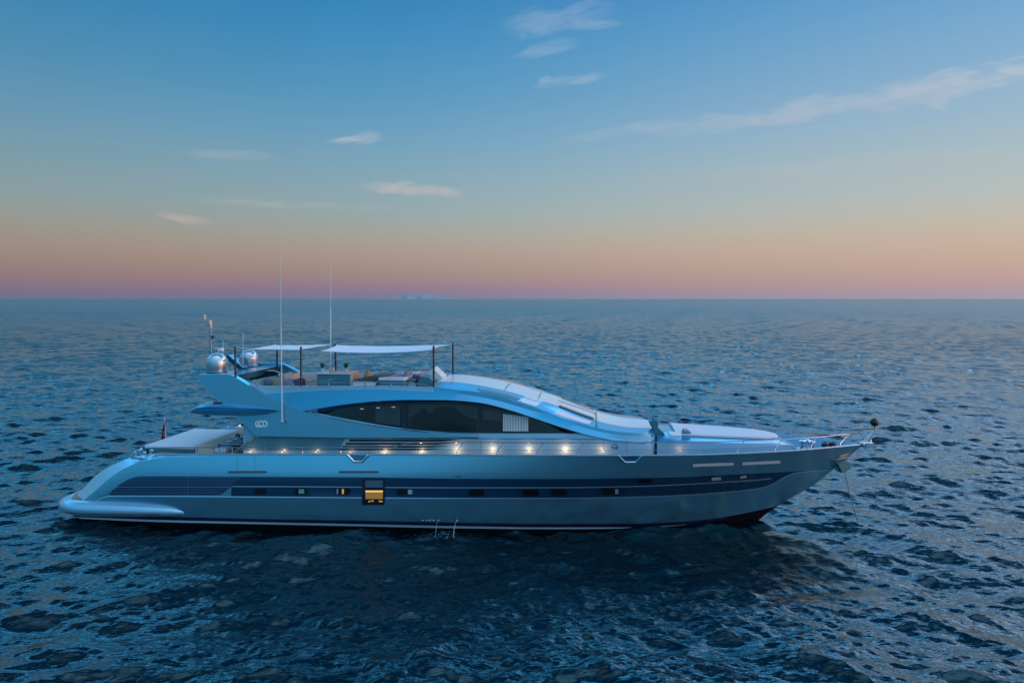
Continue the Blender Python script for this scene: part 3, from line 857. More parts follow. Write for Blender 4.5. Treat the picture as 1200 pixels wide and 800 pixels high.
a = U(234, 441, -2.4); b = U(268, 440, -2.4)
prism(bm, [Vector((a.x + .1, -2.3, a.z)), Vector((b.x + .1, -2.3, a.z + .02)), Vector((b.x - .1, -2.3, a.z - .3)), Vector((a.x + .5, -2.3, a.z - .34))], (0, 4.6, 0), bev=.05)
build('arch_beam', bm, 'fascia', wing)
AZ = a.z
# overhang of the upper deck with pointed side ends
bm = bmesh.new()
ot = smooth_ip([(221, 482.6), (226, 479), (230, 475.4), (251, 473.4), (270, 474.6), (300, 476.6), (329.5, 480.4)])
om = smooth_ip([(221, 483.2), (230, 480.5), (260, 480), (300, 480.6), (329.5, 480.8)])
ob = smooth_ip([(221, 484), (247, 486.2), (280, 487), (305, 486), (329.5, 481.4)])
XO = list(np.linspace(221, 329.5, 30))
def ofw(px): return 3.02 - .28 * ((px - 260) / 70) ** 2 if px > 260 else 3.02 - .5 * ((260 - px) / 39) ** 2
orow = [[U(px, f(px), -(ofw(px) - o)) for px in XO] for f, o in ((ot, .14), (lambda x: (ot(x) + om(x)) / 2, .02), (om, .09), (lambda x: om(x) + .8, .0), (ob, .06))]
gridm(bm, orow)
grid(bm, [[Vector((p.x, p.y * s, p.z)) for p in orow[0]] for s in (1, .5, 0, -.5, -1)])
grid(bm, [[Vector((p.x, p.y * s, p.z)) for p in orow[-1]] for s in (-1, -.5, 0, .5, 1)])
e = [r[0] for r in orow]; grid(bm, [e, [Vector((p.x, -p.y, p.z)) for p in e]])
build('upper_deck_overhang', bm, 'fascia', yacht, smooth=25)
bm = bmesh.new()
pts = [U(229, 476, -2.3), U(249, 468.6, -2.3), U(256, 473.6, -2.3), U(232, 477, -2.3)]
prism(bm, pts, (0, 4.6, 0), bev=.02); build('overhang_fairing', bm, 'white', yacht)
bm = bmesh.new(); p = U(254.5, 472.2, -2.75); box(bm, p, (.3, .12, .09), bev=.03); build('floodlight', bm, 'dark', yacht)

# emblem on the wing: two brackets round a ringed letter
bm = bmesh.new()
ep = lambda x, y: U(x, y, -(bw_ + .012))
for off, a0, a1 in ((0, 118, 242), (0, -62, 62)):
    for rr_ in (0, .35, .7):
        ring(bm, 306.2, 496.6, 7.0 - rr_, 4.4 - rr_ * .6, a0 + rr_ * 8, a1 - rr_ * 8, ep, .014)
for rr_ in (0, .35, .7): ring(bm, 306.2, 496.6, 3.6 - rr_, 3.5 - rr_, 30, 330, ep, .015)
tube(bm, [ep(306.4, 496.4), ep(309.2, 496.4)], .016, 5); tube(bm, [ep(309.2, 496.4), ep(309.2, 498.4)], .014, 5)
M['emblem'] = pm('white_emblem', (0.8, 0.85, 0.9), 0.4)
build('emblem', bm, 'emblem', yacht)

# radomes
def radome(px, py_top, py_bot, b):
    p1 = U(px, py_bot, b); p0 = U(px, py_top, b); h = p0.z - p1.z; r = h * .465
    p1 = Vector((p1.x, p1.y, p1.z))
    bm = bmesh.new()
    prof = [(r * .98, h * .13), (r, h * .16), (r * .985, h * .25), (r * 1.0, h * .27), (r, h * .56)]
    for k in range(1, 10):
        a = k / 9 * math.pi / 2; prof.append((max(r * math.cos(a), .002), h * .57 + h * .43 * math.sin(a)))
    lathe(bm, p1, prof, 40)
    o = build('radome', bm, 'dome', yacht, smooth=50)
    bm = bmesh.new(); lathe(bm, p1, [(r * .8, h * .02), (r * .9, h * .05), (r * .92, h * .13)], 40); build('radome_skirt', bm, 'dark', o)
    bm = bmesh.new(); lathe(bm, p1, [(r * 1.12, -.02), (r * 1.12, h * .02), (r * .9, h * .04)], 40); lathe(bm, p1 - Vector((0, 0, .3)), [(.12, 0), (.12, .3)], 12)
    build('radome_base', bm, 'chrome', o)
radome(254.6, 413.2, 438.6, -1.95)
radome(292.3, 409.6, 431.2, 1.75)
# mast with lamps
bm = bmesh.new()
mb = 0.2
tube(bm, [U(247.8, 432, mb), U(247.2, 412, mb), U(246.3, 374.5, mb)], [.06, .05, .035], 8)
tube(bm, [U(247, 384, mb), U(240.4, 377.5, mb), U(239.8, 372, mb)], .032, 6)
tube(bm, [U(247.6, 397, mb), U(249.4, 396.4, mb), U(249.3, 393, mb)], .035, 6)
tube(bm, [U(243, 413, mb), U(252, 413, mb)], .02, 6)
mast = build('mast', bm, 'galv', yacht)
for x, y0, y1, r in ((240.0, 368.4, 374.2, .05), (246.8, 374.6, 384.6, .062)):
    bm = bmesh.new(); p = U(x, y1, mb); h = U(x, y0, mb).z - p.z
    lathe(bm, p, [(r * .7, 0), (r, h * .1), (r, h * .85), (r * .5, h)], 14); build('navigation_light', bm, 'warm_tone', mast)
bm = bmesh.new(); p = U(249.5, 395.5, mb); lathe(bm, p, [(.02, -.03), (.07, 0), (.07, .06), (.02, .09)], 12); build('mast_horn', bm, 'dark', mast)
# small antenna cluster
bm = bmesh.new(); p = U(260, 413, .6)
lathe(bm, p, [(.03, -.5), (.03, 0)], 8)
for k in range(1): pass
prof = [(max(.11 * math.sin(math.pi * k / 10), .003), .11 - .11 * math.cos(math.pi * k / 10)) for k in range(11)]
lathe(bm, p, prof, 20); build('gps_antenna', bm, 'white', yacht)
bm = bmesh.new(); p = U(254.5, 411, .8); lathe(bm, p, [(.03, -.6), (.06, -.02), (.13, 0), (.13, .1), (.05, .14)], 16); build('gps_antenna', bm, 'dome', yacht)
for x, y0, b in ((261.5, 399.5, .6), (284.8, 389, .9)):
    bm = bmesh.new(); p = U(x, 428, b); q = U(x, y0, b); tube(bm, [p, q], [.016, .008], 6); build('whip_antenna', bm, 'white', yacht)
# radar blade
bm = bmesh.new()
prism(bm, [U(264.6, 417, .5), U(267, 415.8, .5), U(284.5, 431, .5), U(281, 434, .5), U(268.6, 424, .5)], (0, .5, 0), bev=.02)
build('radar_fin', bm, 'band', yacht)
# tall whip antennas
for x0, y0, x1, y1, b in ((330.6, 494, 328, 272, -2.86), (387.4, 440, 387.6, 287, 2.2)):
    bm = bmesh.new(); p = U(x0, y0, b); q = U(x1, y1, b)
    tube(bm, [p, p.lerp(q, .5), p.lerp(q, .501), q], [.026, .020, .012, .005], 8)
    o = build('whip_antenna', bm, 'white', yacht)
    bm = bmesh.new()
    box(bm, p, (.16, .12, .1), bev=.02)
    build('antenna_foot', bm, 'chrome', o)

# ------------------------------------------------------------------ foredeck trunk
tb = smooth_ip([(768, 1.75), (800, 1.72), (850, 1.58), (890, 1.25), (915, .88), (930, .48), (938, .02)])
t0f = lambda x: 538
t1f = smooth_ip([(768, 517), (846, 518.6), (900, 519.6), (925, 521), (938, 526)])
t2f = smooth_ip([(768, 508), (801, 510.7), (846, 513), (885, 514.4), (910, 515.5), (925, 519), (938, 525.4)])
TX = [770, 776] + list(range(784, 930, 8)) + [930, 933, 935.5, 937, 938]
trow = [[U(px, f(px), -max(tb(px) * .68 if o is None else tb(px) - o, 0)) for px in TX] for f, o in ((t0f, 0), (t1f, .03), (t2f, None))]
cz = smooth_ip([(768, .06), (880, .08), (938, 0.0)])
tc_ = [Vector((p.x, p.y * .45, p.z + cz(TX[j]) * .8)) for j, p in enumerate(trow[2])]; td_ = [Vector((p.x, 0, p.z + cz(TX[j]))) for j, p in enumerate(trow[2])]
bm = bmesh.new(); gridm(bm, trow + [tc_, td_], lambda i, j: 0 if i < 1 else (1 if i < 2 else 2))
e = [r[0] for r in trow + [tc_, td_]]
gridm(bm, [e, [Vector((p.x, p.y, trow[0][0].z)) for p in e]], lambda i, j: 0)
trunk = build('foredeck_trunk', bm, ['house', 'fascia', 'fascia'], yacht, smooth=30)
# lip line of the trunk
# sunpad on it: a thing of its own
def padpt(px, s, dz):
    j = TX
    base = [(x, p) for x, p in zip(TX, trow[2])]
    x = px; y = float(np.interp(x, TX, [p.y for p in trow[2]])); z = float(np.interp(x, TX, [p.z for p in trow[2]])); X = float(np.interp(x, TX, [p.x for p in trow[2]]))
    return Vector((X, y * s, z + cz(px) * (1 - s * s) + dz))
bm = bmesh.new()
PXp = [801 if 0 else 792] + list(range(796, 912, 5)) + [913, 915]
def wid(px): return .96 * math.sqrt(max(0.02, 1 - max(0, (px - 893) / 23) ** 2)) * (1 if px > 797 else .93)
rws = [[padpt(px, s * wid(px), d) for px in PXp] for s, d in ((1, .01), (1.0, .07), (.96, .10), (.5, .10), (0, .10), (-.5, .10), (-.96, .10), (-1, .07), (-1, .01))]
grid(bm, rws, None, True)
for e_, fl in ((0, 0), (-1, 1)):
    vs = [bm.verts.new(r[e_]) for r in rws]
    try: bm.faces.new(vs if fl else list(reversed(vs)))
    except ValueError: pass
pad = place(build('foredeck_sunpad', bm, 'cushion', None, smooth=40)); tag(pad, 'large white sunpad tapering to the bow on the foredeck trunk', 'sunpad')
# headrest roll and pale hatch at the pad's aft end
bm = bmesh.new(); prism(bm, [UZ(782, 505, trow[2][2].z + .18), UZ(798, 505.5, trow[2][2].z + .18), UZ(799, 510, trow[2][2].z + .18), UZ(785.5, 509.5, trow[2][2].z + .18)], (0, 0, -.1), bev=.02)
build('hatch', bm, 'white', yacht)
bm = bmesh.new(); q = padpt(804, .9, .14)
tube(bm, [padpt(800, .88, .17), padpt(805, .89, .15), padpt(810, .92, .12)], [.10, .11, .04], 10)
hr = place(build('bolster_cushion', bm, 'grey', None, smooth=50)); tag(hr, 'small grey bolster cushion at the aft near corner of the foredeck sunpad', 'cushion')

# passage between house and trunk: curved dark console with round backrest
bm = bmesh.new()
cz0 = trow[2][0].z
sil_ = [(763, 531), (762.5, 516), (766, 509), (766.6, 503), (763.4, 500.4), (762.4, 496.4), (764.4, 493), (768, 491.8), (771, 494), (771.4, 499), (770.4, 502), (773, 505), (778, 507.4), (780.5, 511), (777, 516), (774, 522), (772, 531)]
prism(bm, [U(x, y, -1.25) for x, y in sil_], (0, .35, 0), bev=.04)
M['console'] = pm('dark_teal_cover', (0.03, 0.15, 0.20), 0.6)
cns = build('walkway_console', bm, 'console', yacht, smooth=50)

# windlass and bow gear
bm = bmesh.new()
for x, y, b in ((940, 522, -.35), (946, 521, .15), (951, 523, -.5)):
    p = U(x, y + 6, b); lathe(bm, p, [(.16, 0), (.16, .08), (.09, .12), (.09, .3), (.15, .33), (.15, .4), (.04, .44)], 16)
p = U(944, 527, -.1); box(bm, p + Vector((0, 0, .06)), (.9, .5, .12), bev=.03)
build('windlass', bm, 'chrome', yacht)
bm = bmesh.new()
for x, y, b in ((967, 521, -.35), (972, 521.6, -.2), (976, 521, -.3)):
    p = U(x, y + 3, b); lathe(bm, p, [(.14, 0), (.15, .1), (.12, .2), (.05, .24)], 14)
build('bow_bollard', bm, ['dark'], yacht)
# far-side trim post seen over the sunpad
bm = bmesh.new(); p = U(796.5, 499.5, 1.9); box(bm, p + Vector((0, 0, .12)), (.18, .15, .28), bev=.04); build('ventilator', bm, 'brown', yacht)

# orange reflections painted as patches on the bow, and the anchor
bm = bmesh.new()
hp = lambda x, y, o: U(x, y, -(max(bh(x, y), 0) + o))
grid(bm, [[hp(x, y, .02) for x, y in ((982, 537.6), (988, 535.6), (993.5, 534.4))], [hp(x, y, .02) for x, y in ((981.5, 533.8 + 5), (988, 537.5), (992.5, 536))]])
grid(bm, [[hp(x, y, .02) for x, y in ((985, 533.6), (990, 532), (995.5, 530.6))], [hp(x, y, .02) for x, y in ((984.6, 535.4), (990, 533.8), (994.5, 532.6))]])
build('pocket_reflection', bm, 'warm_tone', yacht)
bm = bmesh.new()
prism(bm, [U(977, 549, -.22), U(982, 542.5, -.22), U(991, 539.6, -.22), U(998.6, 542.6, -.22), U(997.6, 549.5, -.22), U(989, 554, -.22), U(983, 553.4, -.22)], (0, .44, 0), bev=.05)
prism(bm, [U(981, 545, -.3), U(982.4, 544, -.3), U(986.8, 552.4, -.3), U(985, 553, -.3)], (0, .6, 0), mi=1)
tube(bm, [U(992, 536, 0), U(989, 544, 0)], .07, 8)
build('anchor', bm, ['galv', 'dark'], yacht)
bm = bmesh.new()
p, q = U(990, 553, 0), U(1005.6, 612, 0.0); q = U(1005.6, 612, 0.2)
L = (q - p).length; n = int(L / .085)
for k in range(n):
    f = k / n; c = p.lerp(q, f) + Vector((0, 0, -.12 * math.sin(math.pi * f)))
    d = (q - p).normalized(); s = Vector((0, 1, 0)) if k % 2 else d.cross(Vector((0, 1, 0))).normalized()
    tube(bm, [c + d * .055 * math.cos(a) + s * .026 * math.sin(a) for a in np.linspace(0, 2 * math.pi, 9)], .011, 4, cap=False)
ch = place(build('anchor_chain', bm, 'galv', None, smooth=60)); tag(ch, 'steel anchor chain slanting from the bow into the water', 'anchor chain')
# anchor ball
bm = bmesh.new(); p = U(1024.8, 494.6, 0)
bmesh.ops.create_uvsphere(bm, u_segments=24, v_segments=16, radius=.165)
for v_ in bm.verts:
    if abs(v_.co.x) < .02: v_.co *= 1.06
bmesh.ops.translate(bm, vec=p, verts=bm.verts)
tube(bm, [p - Vector((0, 0, .15)), p - Vector((-.01, 0, .36))], .015, 6)
ab = place(build('anchor_ball', bm, 'dark', None, smooth=50)); tag(ab, 'round black signal ball hoisted above the bow tip rail', 'anchor ball')

# ------------------------------------------------------------------ rails
railA = [(174, 524.8), (200, 524.2), (300, 524), (400, 524.2), (461, 524.2), (470, 521), (482, 518.4), (560, 518.2), (640, 518.6), (740, 518.4), (820, 518), (872, 516.6), (917, 514.6), (957, 512), (995, 508), (1020, 503.6), (1027, 502.2)]
rf = ip(railA)
def rb(px): return max(bh(min(px, 1011), top(min(px, 1011))) - .07, .0) if px < 1000 else max(.3 * (1027 - px) / 27, 0) + .02
def rp(px, py, o=0.0): return U(px, py, -(rb(px) - o))
posts = [(175, 532, 175), (231.4, 532, 231.4), (257, 532, 257), (272, 532, 272), (296.6, 532, 296.6), (310.6, 532, 310.6), (354.6, 532, 354.6), (399, 532, 399), (444, 532, 444),
         (489, 533, 497), (534.6, 533, 543), (582, 533, 590), (629, 533, 637), (676, 533, 683.5), (724, 533, 731), (772, 533, 779), (818.7, 532, 826), (864, 530, 872), (908.5, 528, 917), (950.7, 525, 957), (985, 521.5, 994.7), (1012, 517, 1022.7)]
for s in (-1, 1):
    f = (lambda p: Vector((p.x, p.y * -s, p.z)))
    bm = bmesh.new()
    pl = [f(rp(px, rf(px))) for px in list(range(174, 1000, 8)) + [1004, 1010, 1016, 1022, 1027]]
    tube(bm, pl, .021, 6)
    rl = build('handrail', bm, 'rail', yacht)
    bm = bmesh.new()
    tube(bm, [f(rp(px, rf(px) * .42 + top(min(px, 1011)) * .58)) for px in range(490, 985, 9)], .009, 5)
    build('guard_wire', bm, 'rail', rl)
    for x0, y0, x1 in posts:
        bm = bmesh.new()
        a, b = f(rp(x0, top(min(x0, 1011)))), f(rp(x1, rf(x1)))
        m_ = a.lerp(b, .25); m_.x = a.x
        tube(bm, [a - Vector((0, 0, .03)), m_, b], .017, 6); lathe(bm, a, [(.045, -.02), (.045, .02), (.02, .06)], 8)
        build('stanchion', bm, 'rail', rl)
bm = bmesh.new()   # pulpit fittings at the stem head
p = U(1014, 519, 0); box(bm, p, (.5, .3, .1), bev=.03); tube(bm, [p, U(1024, 505, 0)], .03, 6); tube(bm, [p + Vector((.2, 0, 0)), U(1020, 514.5, 0)], .03, 6)
build('bow_roller', bm, 'chrome', yacht)
# fly rails
bm = bmesh.new()
for pl in ([(362, 448), (440, 448), (444, 447)], [(366, 445.4), (389, 445.4)], [(377, 452), (386, 444.6), (392, 444.2)], [(440, 452), (442, 446.6), (446, 444.8)], [(446, 448), (470, 448.4), (496, 450), (506, 453)]):
    tube(bm, [U(x, y, -2.5) for x, y in pl], .016, 6); tube(bm, [Vector((q.x, -q.y, q.z)) for q in (U(x, y, -2.5) for x, y in pl)], .016, 6)
for x in (300.5, 344, 364, 385, 427.5, 458.5):
    tube(bm, [U(x, 452.4, -2.5), U(x, 448.6, -2.5)], .03, 6)
build('fly_rail', bm, 'rail', yacht)

# deck lights along the house, each a small lamp
rng_l = random.Random(2)
for x, y, e in [(293, 529.2, .6), (330.4, 529.6, .5), (370, 529.4, .6), (410, 529.6, .5), (450, 529.6, 1), (493.5, 529.6, 1), (534.6, 528.6, 1.3), (577, 528.4, 1.6), (620, 528.4, 1.3), (663, 528.2, 1.6), (707, 528.6, .8), (797, 527.5, .5)]:
    if x < 760: p = wp(x, y, .03)
    else: p = U(x, y, -(tb(x) + .03))
    bm = bmesh.new(); box(bm, p, (.06, .03, .035), bev=.008); o = build('deck_light', bm, 'lamp', yacht)
    l = bpy.data.lights.new('deck_lamp', 'POINT'); l.energy = 4.6 * e * rng_l.uniform(.75, 1.2); l.color = (1.0, .44, .20); l.shadow_soft_size = .03
    lo = bpy.data.objects.new('deck_lamp', l); col.objects.link(lo); lo.parent = o; lo.location = p + Vector((0, -.20, .03))
for x, y, b in ((251.5, 504.4, 2.6), (281, 498.6, 2.3)):
    bm = bmesh.new(); p = U(x, y, b); box(bm, p, (.1, .08, .1), bev=.02); o = build('deck_light', bm, 'lamp', yacht)
    bm = bmesh.new(); box(bm, p - Vector((0, 0, .25)), (.22 if x < 260 else .5, .1, .4), bev=.03); build('lamp_bracket', bm, 'red' if x < 260 else 'white', o)

# ------------------------------------------------------------------ sun awnings
def awning(corners, poles, label, sag):
    P = [U(*c) for c in corners]      # near-left, near-right, far-right, far-left
    c0 = sum(P, Vector()) / 4
    t = thing('sun_awning', label, 'awning', (c0.x, c0.y, FZ), 'sun awnings over the flybridge')
    orig = Vector((c0.x, c0.y, FZ))
    bm = bmesh.new(); nu, nv = 20, 12; up = []; lo = []
    for j in range(nv + 1):
        r = []
        for i in range(nu + 1):
            a, b = i / nu, j / nv
            # edges curve inwards between the corners
            a2 = a + (.5 - a) * .05 * 4 * b * (1 - b); b2 = b + (.5 - b) * .16 * 4 * a * (1 - a)
            p = (P[0] * (1 - a2) + P[1] * a2) * (1 - b2) + (P[3] * (1 - a2) + P[2] * a2) * b2
            p = p - Vector((0, 0, sag * 4 * a * (1 - a) * (.75 - .5 * b + .5 * 4 * b * (1 - b)) + .012 * math.sin(a * 23 + b * 5) * math.sin(b * 9)))
            r.append(p - orig)
        up.append(r)
    grid(bm, up)
    lo = [[p - Vector((0, 0, .012)) for p in r] for r in up]; grid(bm, lo, None, True)
    edge = up[0] + [r[-1] for r in up[1:]] + list(reversed(up[-1]))[1:] + [r[0] for r in reversed(up[:-1])]
    grid(bm, [[p for p in edge], [p - Vector((0, 0, .012)) for p in edge]], None, True)
    # sewn hem
    build('awning_cloth', bm, 'cloth', t, smooth=60)
    for (x0, y0, x1, y1, b, tie) in poles:
        bm = bmesh.new(); p, q = U(x0, y0, b) - orig, U(x1, y1, b) - orig
        tube(bm, [p, q], .042, 10)
        o = build('pole', bm, 'carbon', t)
        for f in (.12, .3, .55, .75, .9):
            c = p.lerp(q, f); bm = None
        bm = bmesh.new(); tube(bm, [q - Vector((0, 0, .04)), P[tie] - orig], .008, 5); build('lashing', bm, 'white', o)
        bm = bmesh.new()
        for f in (.15, .35, .6, .85): lathe(bm, p.lerp(q, f), [(.05, -.02), (.05, .02)], 10)
        build('pole_collar', bm, 'dark', o)
    return t
awning([(292, 408.4, -2.25), (350, 409.8, -2.25), (388, 403.4, 1.55), (322, 404.2, 1.55)],
       [(276, 447, 275.6, 405.5, -2.45, 0), (352.8, 452, 352.8, 406, -2.45, 1), (324.8, 438, 324.6, 402, 1.75, 3)],
       'smaller white sun awning on black poles just forward of the radomes', .03)
awning([(376, 410.8, -2.2), (506, 409.6, -2.2), (525, 403.6, 1.6), (394.5, 404.2, 1.6)],
       [(508.4, 453.5, 508.2, 405, -2.35, 1), (393.4, 441, 393.2, 402, 1.75, 3), (531, 446, 530.8, 401.4, 1.75, 2)],
       'long white sun awning on black poles over the flybridge bar and sunpad', .16)

# ------------------------------------------------------------------ flybridge furniture
def fbox(name, x0, x1, ytop, b0, b1, mat, zb=None, bev=.04, parent=None, org=None):
    p = U(x0, ytop, b0); q = U(x1, ytop, b0); zb = FZ if zb is None else zb
    bm = bmesh.new()
    box(bm, Vector(((p.x + q.x) / 2, (b0 + b1) / 2, (p.z + zb) / 2)) - (org or Vector()), (q.x - p.x, b1 - b0, p.z - zb), bev=bev)
    return build(name, bm, mat, parent)
# bar
c = U(390, 445, -1.2); org = Vector((c.x, -.8, FZ))
bar = thing('bar_counter', 'teal bar counter with pale top standing under the long awning', 'bar counter', org)
fbox('bar_body', 371, 410, 438.4, -1.3, -.4, 'teal', parent=bar, org=org)
bm = bmesh.new(); p, q = U(370, 437.6, -1.35), U(411.5, 437.6, -1.35)
box(bm, Vector(((p.x + q.x) / 2, -.85, p.z)) - org, (q.x - p.x, 1.05, .05), bev=.015); build('counter_top', bm, 'white', bar)
fbox('end_cabinet', 409.5, 413.4, 438.2, -1.34, -.5, 'warm_tone', parent=bar, org=org)
BZ = U(370, 437.6, -1.35).z + .025
# potted plants on the bar
def plant(px, lab, hgt, spread, b=-.85, kind='green'):
    base = Vector((UZ(px, 438, BZ).x, b, BZ)); base.x = U(px, 436, b).x
    t = thing('potted_plant', lab, 'potted plant', base, 'plants and jars on the bar')
    bm = bmesh.new(); lathe(bm, (0, 0, 0), [(.055, 0), (.08, .13), (.085, .14), (.06, .14)], 14); build('pot', bm, 'white', t)
    bm = bmesh.new(); rng = random.Random(px)
    for k in range(34):
        a = rng.uniform(0, 6.28); tl = rng.uniform(.1, .9); L = hgt * rng.uniform(.5, 1)
        d = Vector((math.cos(a) * spread * tl, math.sin(a) * spread * tl, L)); s = Vector((-math.sin(a), math.cos(a), 0)) * .022
        z0 = Vector((0, 0, .12)); m_ = z0 + d * .6
        v_ = [bm.verts.new(z0), bm.verts.new(m_ + s), bm.verts.new(z0 + d), bm.verts.new(m_ - s)]; bm.faces.new(v_)
    build('foliage', bm, kind, t, smooth=0)
plant(378, 'leafy green potted plant on the aft end of the bar', .32, .16)
plant(405.5, 'spiky dark potted plant on the forward end of the bar', .34, .18)
def jar(px, lab, h, r, mat):
    b = -.8; base = Vector((U(px, 436, b).x, b, BZ)); t = thing('serving_jar', lab, 'jar', base, 'plants and jars on the bar')
    bm = bmesh.new(); lathe(bm, (0, 0, 0), [(r * .7, 0), (r, h * .2), (r, h * .7), (r * .5, h * .9), (r * .55, h)], 16); build('jar_body', bm, mat, t)
    bm = bmesh.new(); lathe(bm, (0, 0, h), [(r * .6, 0), (r * .6, .03), (.01, .05)], 14); build('lid', bm, 'beige', t)
jar(387.6, 'taller beige jar beside the leafy plant on the bar', .24, .075, 'beige')
jar(391, 'shorter white jar in the middle of the bar', .17, .06, 'white')
# slanted serving boards with fruit forward of the bar
c = U(425, 445, -1.3); org = Vector((c.x, -1.2, FZ))
sb = thing('sun_bench', 'long low sun bench with brown cushion forward of the bar', 'bench', org)
fbox('bench_base', 413, 440, 447, -1.6, .2, 'white', parent=sb, org=org)
bm = bmesh.new(); prism(bm, [U(412, 447.5, -1.5), U(420, 443.5, -1.5), U(437, 440.5, -1.5), U(452, 440.5, -1.5), U(440, 446, -1.5), U(426, 448.5, -1.5)], (0, 1.6, 0), bev=.03)
bmesh.ops.translate(bm, vec=-org, verts=bm.verts); build('bench_cushion', bm, 'brown', sb)
bm = bmesh.new(); base = U(431, 441.5, -1.3); rng = random.Random(3)
lathe(bm, base, [(.08, 0), (.2, .07), (.21, .09), (.05, .03)], 20)
fb = thing('fruit_bowl', 'white bowl of orange fruit standing on the sun bench', 'fruit bowl', base)
bmesh.ops.translate(bm, vec=-base, verts=bm.verts); build('bowl', bm, 'white', fb)
for k in range(7):
    bm = bmesh.new(); bmesh.ops.create_icosphere(bm, subdivisions=2, radius=.06)
    a = k * 1.05; r_ = .1 if k < 6 else 0; bmesh.ops.translate(bm, vec=(r_ * math.cos(a), r_ * math.sin(a), .12 + (.07 if k == 6 else 0)), verts=bm.verts)
    fr = build('orange', bm, 'orange', None, smooth=60)
    fr.location = fb.location; fr.rotation_euler = fb.rotation_euler
    tag(fr, 'orange fruit piled in the white bowl on the sun bench', 'fruit', 'oranges in the fruit bowl')
# fly sunpad
c = U(460, 445, -1.6); org = Vector((c.x, -.6, FZ))
fs = thing('flybridge_sunpad', 'boxy white sunpad on a teal base at the forward end of the flybridge', 'sunpad', org)
fbox('pad_base', 443.5, 474, 445.4, -1.7, .9, 'teal', parent=fs, org=org)
bm = bmesh.new(); p, q = U(443, 444.2, -1.74), U(474.5, 444.2, -1.74)
box(bm, Vector(((p.x + q.x) / 2, -.4, p.z)) - org, (q.x - p.x, 2.7, .12), bev=.05); build('pad_cushion', bm, 'cushion', fs)
# helm console and seat
c = U(482, 445, -.9); org = Vector((c.x, -.2, FZ))
hs = thing('helm_seat', 'grey padded helm seat behind the flybridge console', 'seat', org)
fbox('seat_base', 478, 487, 446, -1.1, -.5, 'white', parent=hs, org=org)
fbox('seat_cushion', 477.4, 488, 443.4, -1.2, -.4, 'grey', zb=U(478, 446, -1.1).z, parent=hs, org=org)
bm = bmesh.new(); p = U(478.5, 441, -.8); box(bm, p - org, (.16, .8, .5), bev=.06); build('seat_back', bm, 'grey', hs)
bm = bmesh.new()
prism(bm, [U(489, 452, -1.4), U(490, 445, -1.4), U(494, 441, -1.4), U(503, 442.5, -1.4), U(508, 448, -1.4), U(508, 454, -1.4)], (0, 2.8, 0), bev=.04)
hc = build('helm_console', bm, 'teal', sup, smooth=40)
bm = bmesh.new()
w_ = U(489.6, 444.6, -.8)
tube(bm, [w_ + Vector((.05 * math.cos(a), .17 * math.sin(a), .17 * math.cos(a))) for a in np.linspace(0, 6.283, 18)], .014, 5)
tube(bm, [w_, U(492, 445.4, -.8)], .02, 6); build('steering_wheel', bm, 'dark', hc)
bm = bmesh.new()
for x, y in ((486, 441), (490, 442.5), (487, 445)): box(bm, U(x, y, -1.0), (.14, .3, .16), bev=.02)
fld = place(build('folded_towels', bm, 'purple', None)); tag(fld, 'dark folded towels stacked beside the helm seat', 'towels')
# aft fly lounge: cream sofa with grey cushions and the dark arc of the far wing
c = U(310, 448, .6); org = Vector((c.x, .9, FZ))
sf = thing('flybridge_sofa', 'cream sofa under the smaller awning between the arch legs', 'sofa', org)
bm = bmesh.new()
prism(bm, [U(292, 452.6, -.4), U(300, 447.4, -.4), U(316, 445, -.4), U(333, 440.4, -.4), U(334, 452.6, -.4)], (0, 1.9, 0), bev=.05)
bmesh.ops.translate(bm, vec=-org, verts=bm.verts); build('sofa_body', bm, 'beige', sf)
for x0, x1, y0 in ((302, 309.5, 444.6), (309.8, 318.5, 443.2)):
    p, q = U(x0, y0, -.5), U(x1, y0, -.5); bm = bmesh.new()
    box(bm, Vector(((p.x + q.x) / 2, -.52, p.z - .14)), (q.x - p.x, .2, .3), bev=.07)
    o = place(build('scatter_cushion', bm, 'grey', None, smooth=50))
    tag(o, 'grey scatter cushion against the cream sofa, ' + ('the aft one with dark corner' if x0 < 305 else 'the one farther forward'), 'cushion', 'scatter cushions on the cream sofa')
for x0, x1, y0, w_, in ((331, 343, 445.4, 1), (344, 352.5, 444.4, 1)):
    p, q = U(x0, y0, -1.2), U(x1, y0, -1.2); bm = bmesh.new()
    box(bm, Vector(((p.x + q.x) / 2, -.95, p.z - .2)), (q.x - p.x, .6, .42), bev=.12)
    o = place(build('pouffe', bm, 'purple' if x0 > 340 else 'grey', None, smooth=50))
    tag(o, 'low ' + ('purple rounded pouffe beside the second near pole' if x0 > 340 else 'grey rounded pouffe beside the tall near antenna'), 'pouffe', 'pouffes on the flybridge')
# dark arched glass of the aft screen
bm = bmesh.new()
arc_t = smooth_ip([(280, 443.6), (292, 438), (306, 435), (320, 434.6), (331, 439)])
arc_b = smooth_ip([(280, 444), (292, 445.4), (306, 442.8), (320, 440.6), (331, 439.6)])
ax = np.linspace(280, 331, 24)
grid(bm, [[U(x, arc_t(x), .9) for x in ax], [U(x, arc_b(x), .6) for x in ax]])
grid(bm, [[U(x, arc_b(x), .62) for x in ax], [U(x, arc_t(x), .92) for x in ax]])
ws = build('wing_screen', bm, ['glass'], wing)
bm = bmesh.new(); tube(bm, [U(x, arc_t(x) - .4, .9) for x in ax], .03, 6); build('screen_frame', bm, 'white', ws)

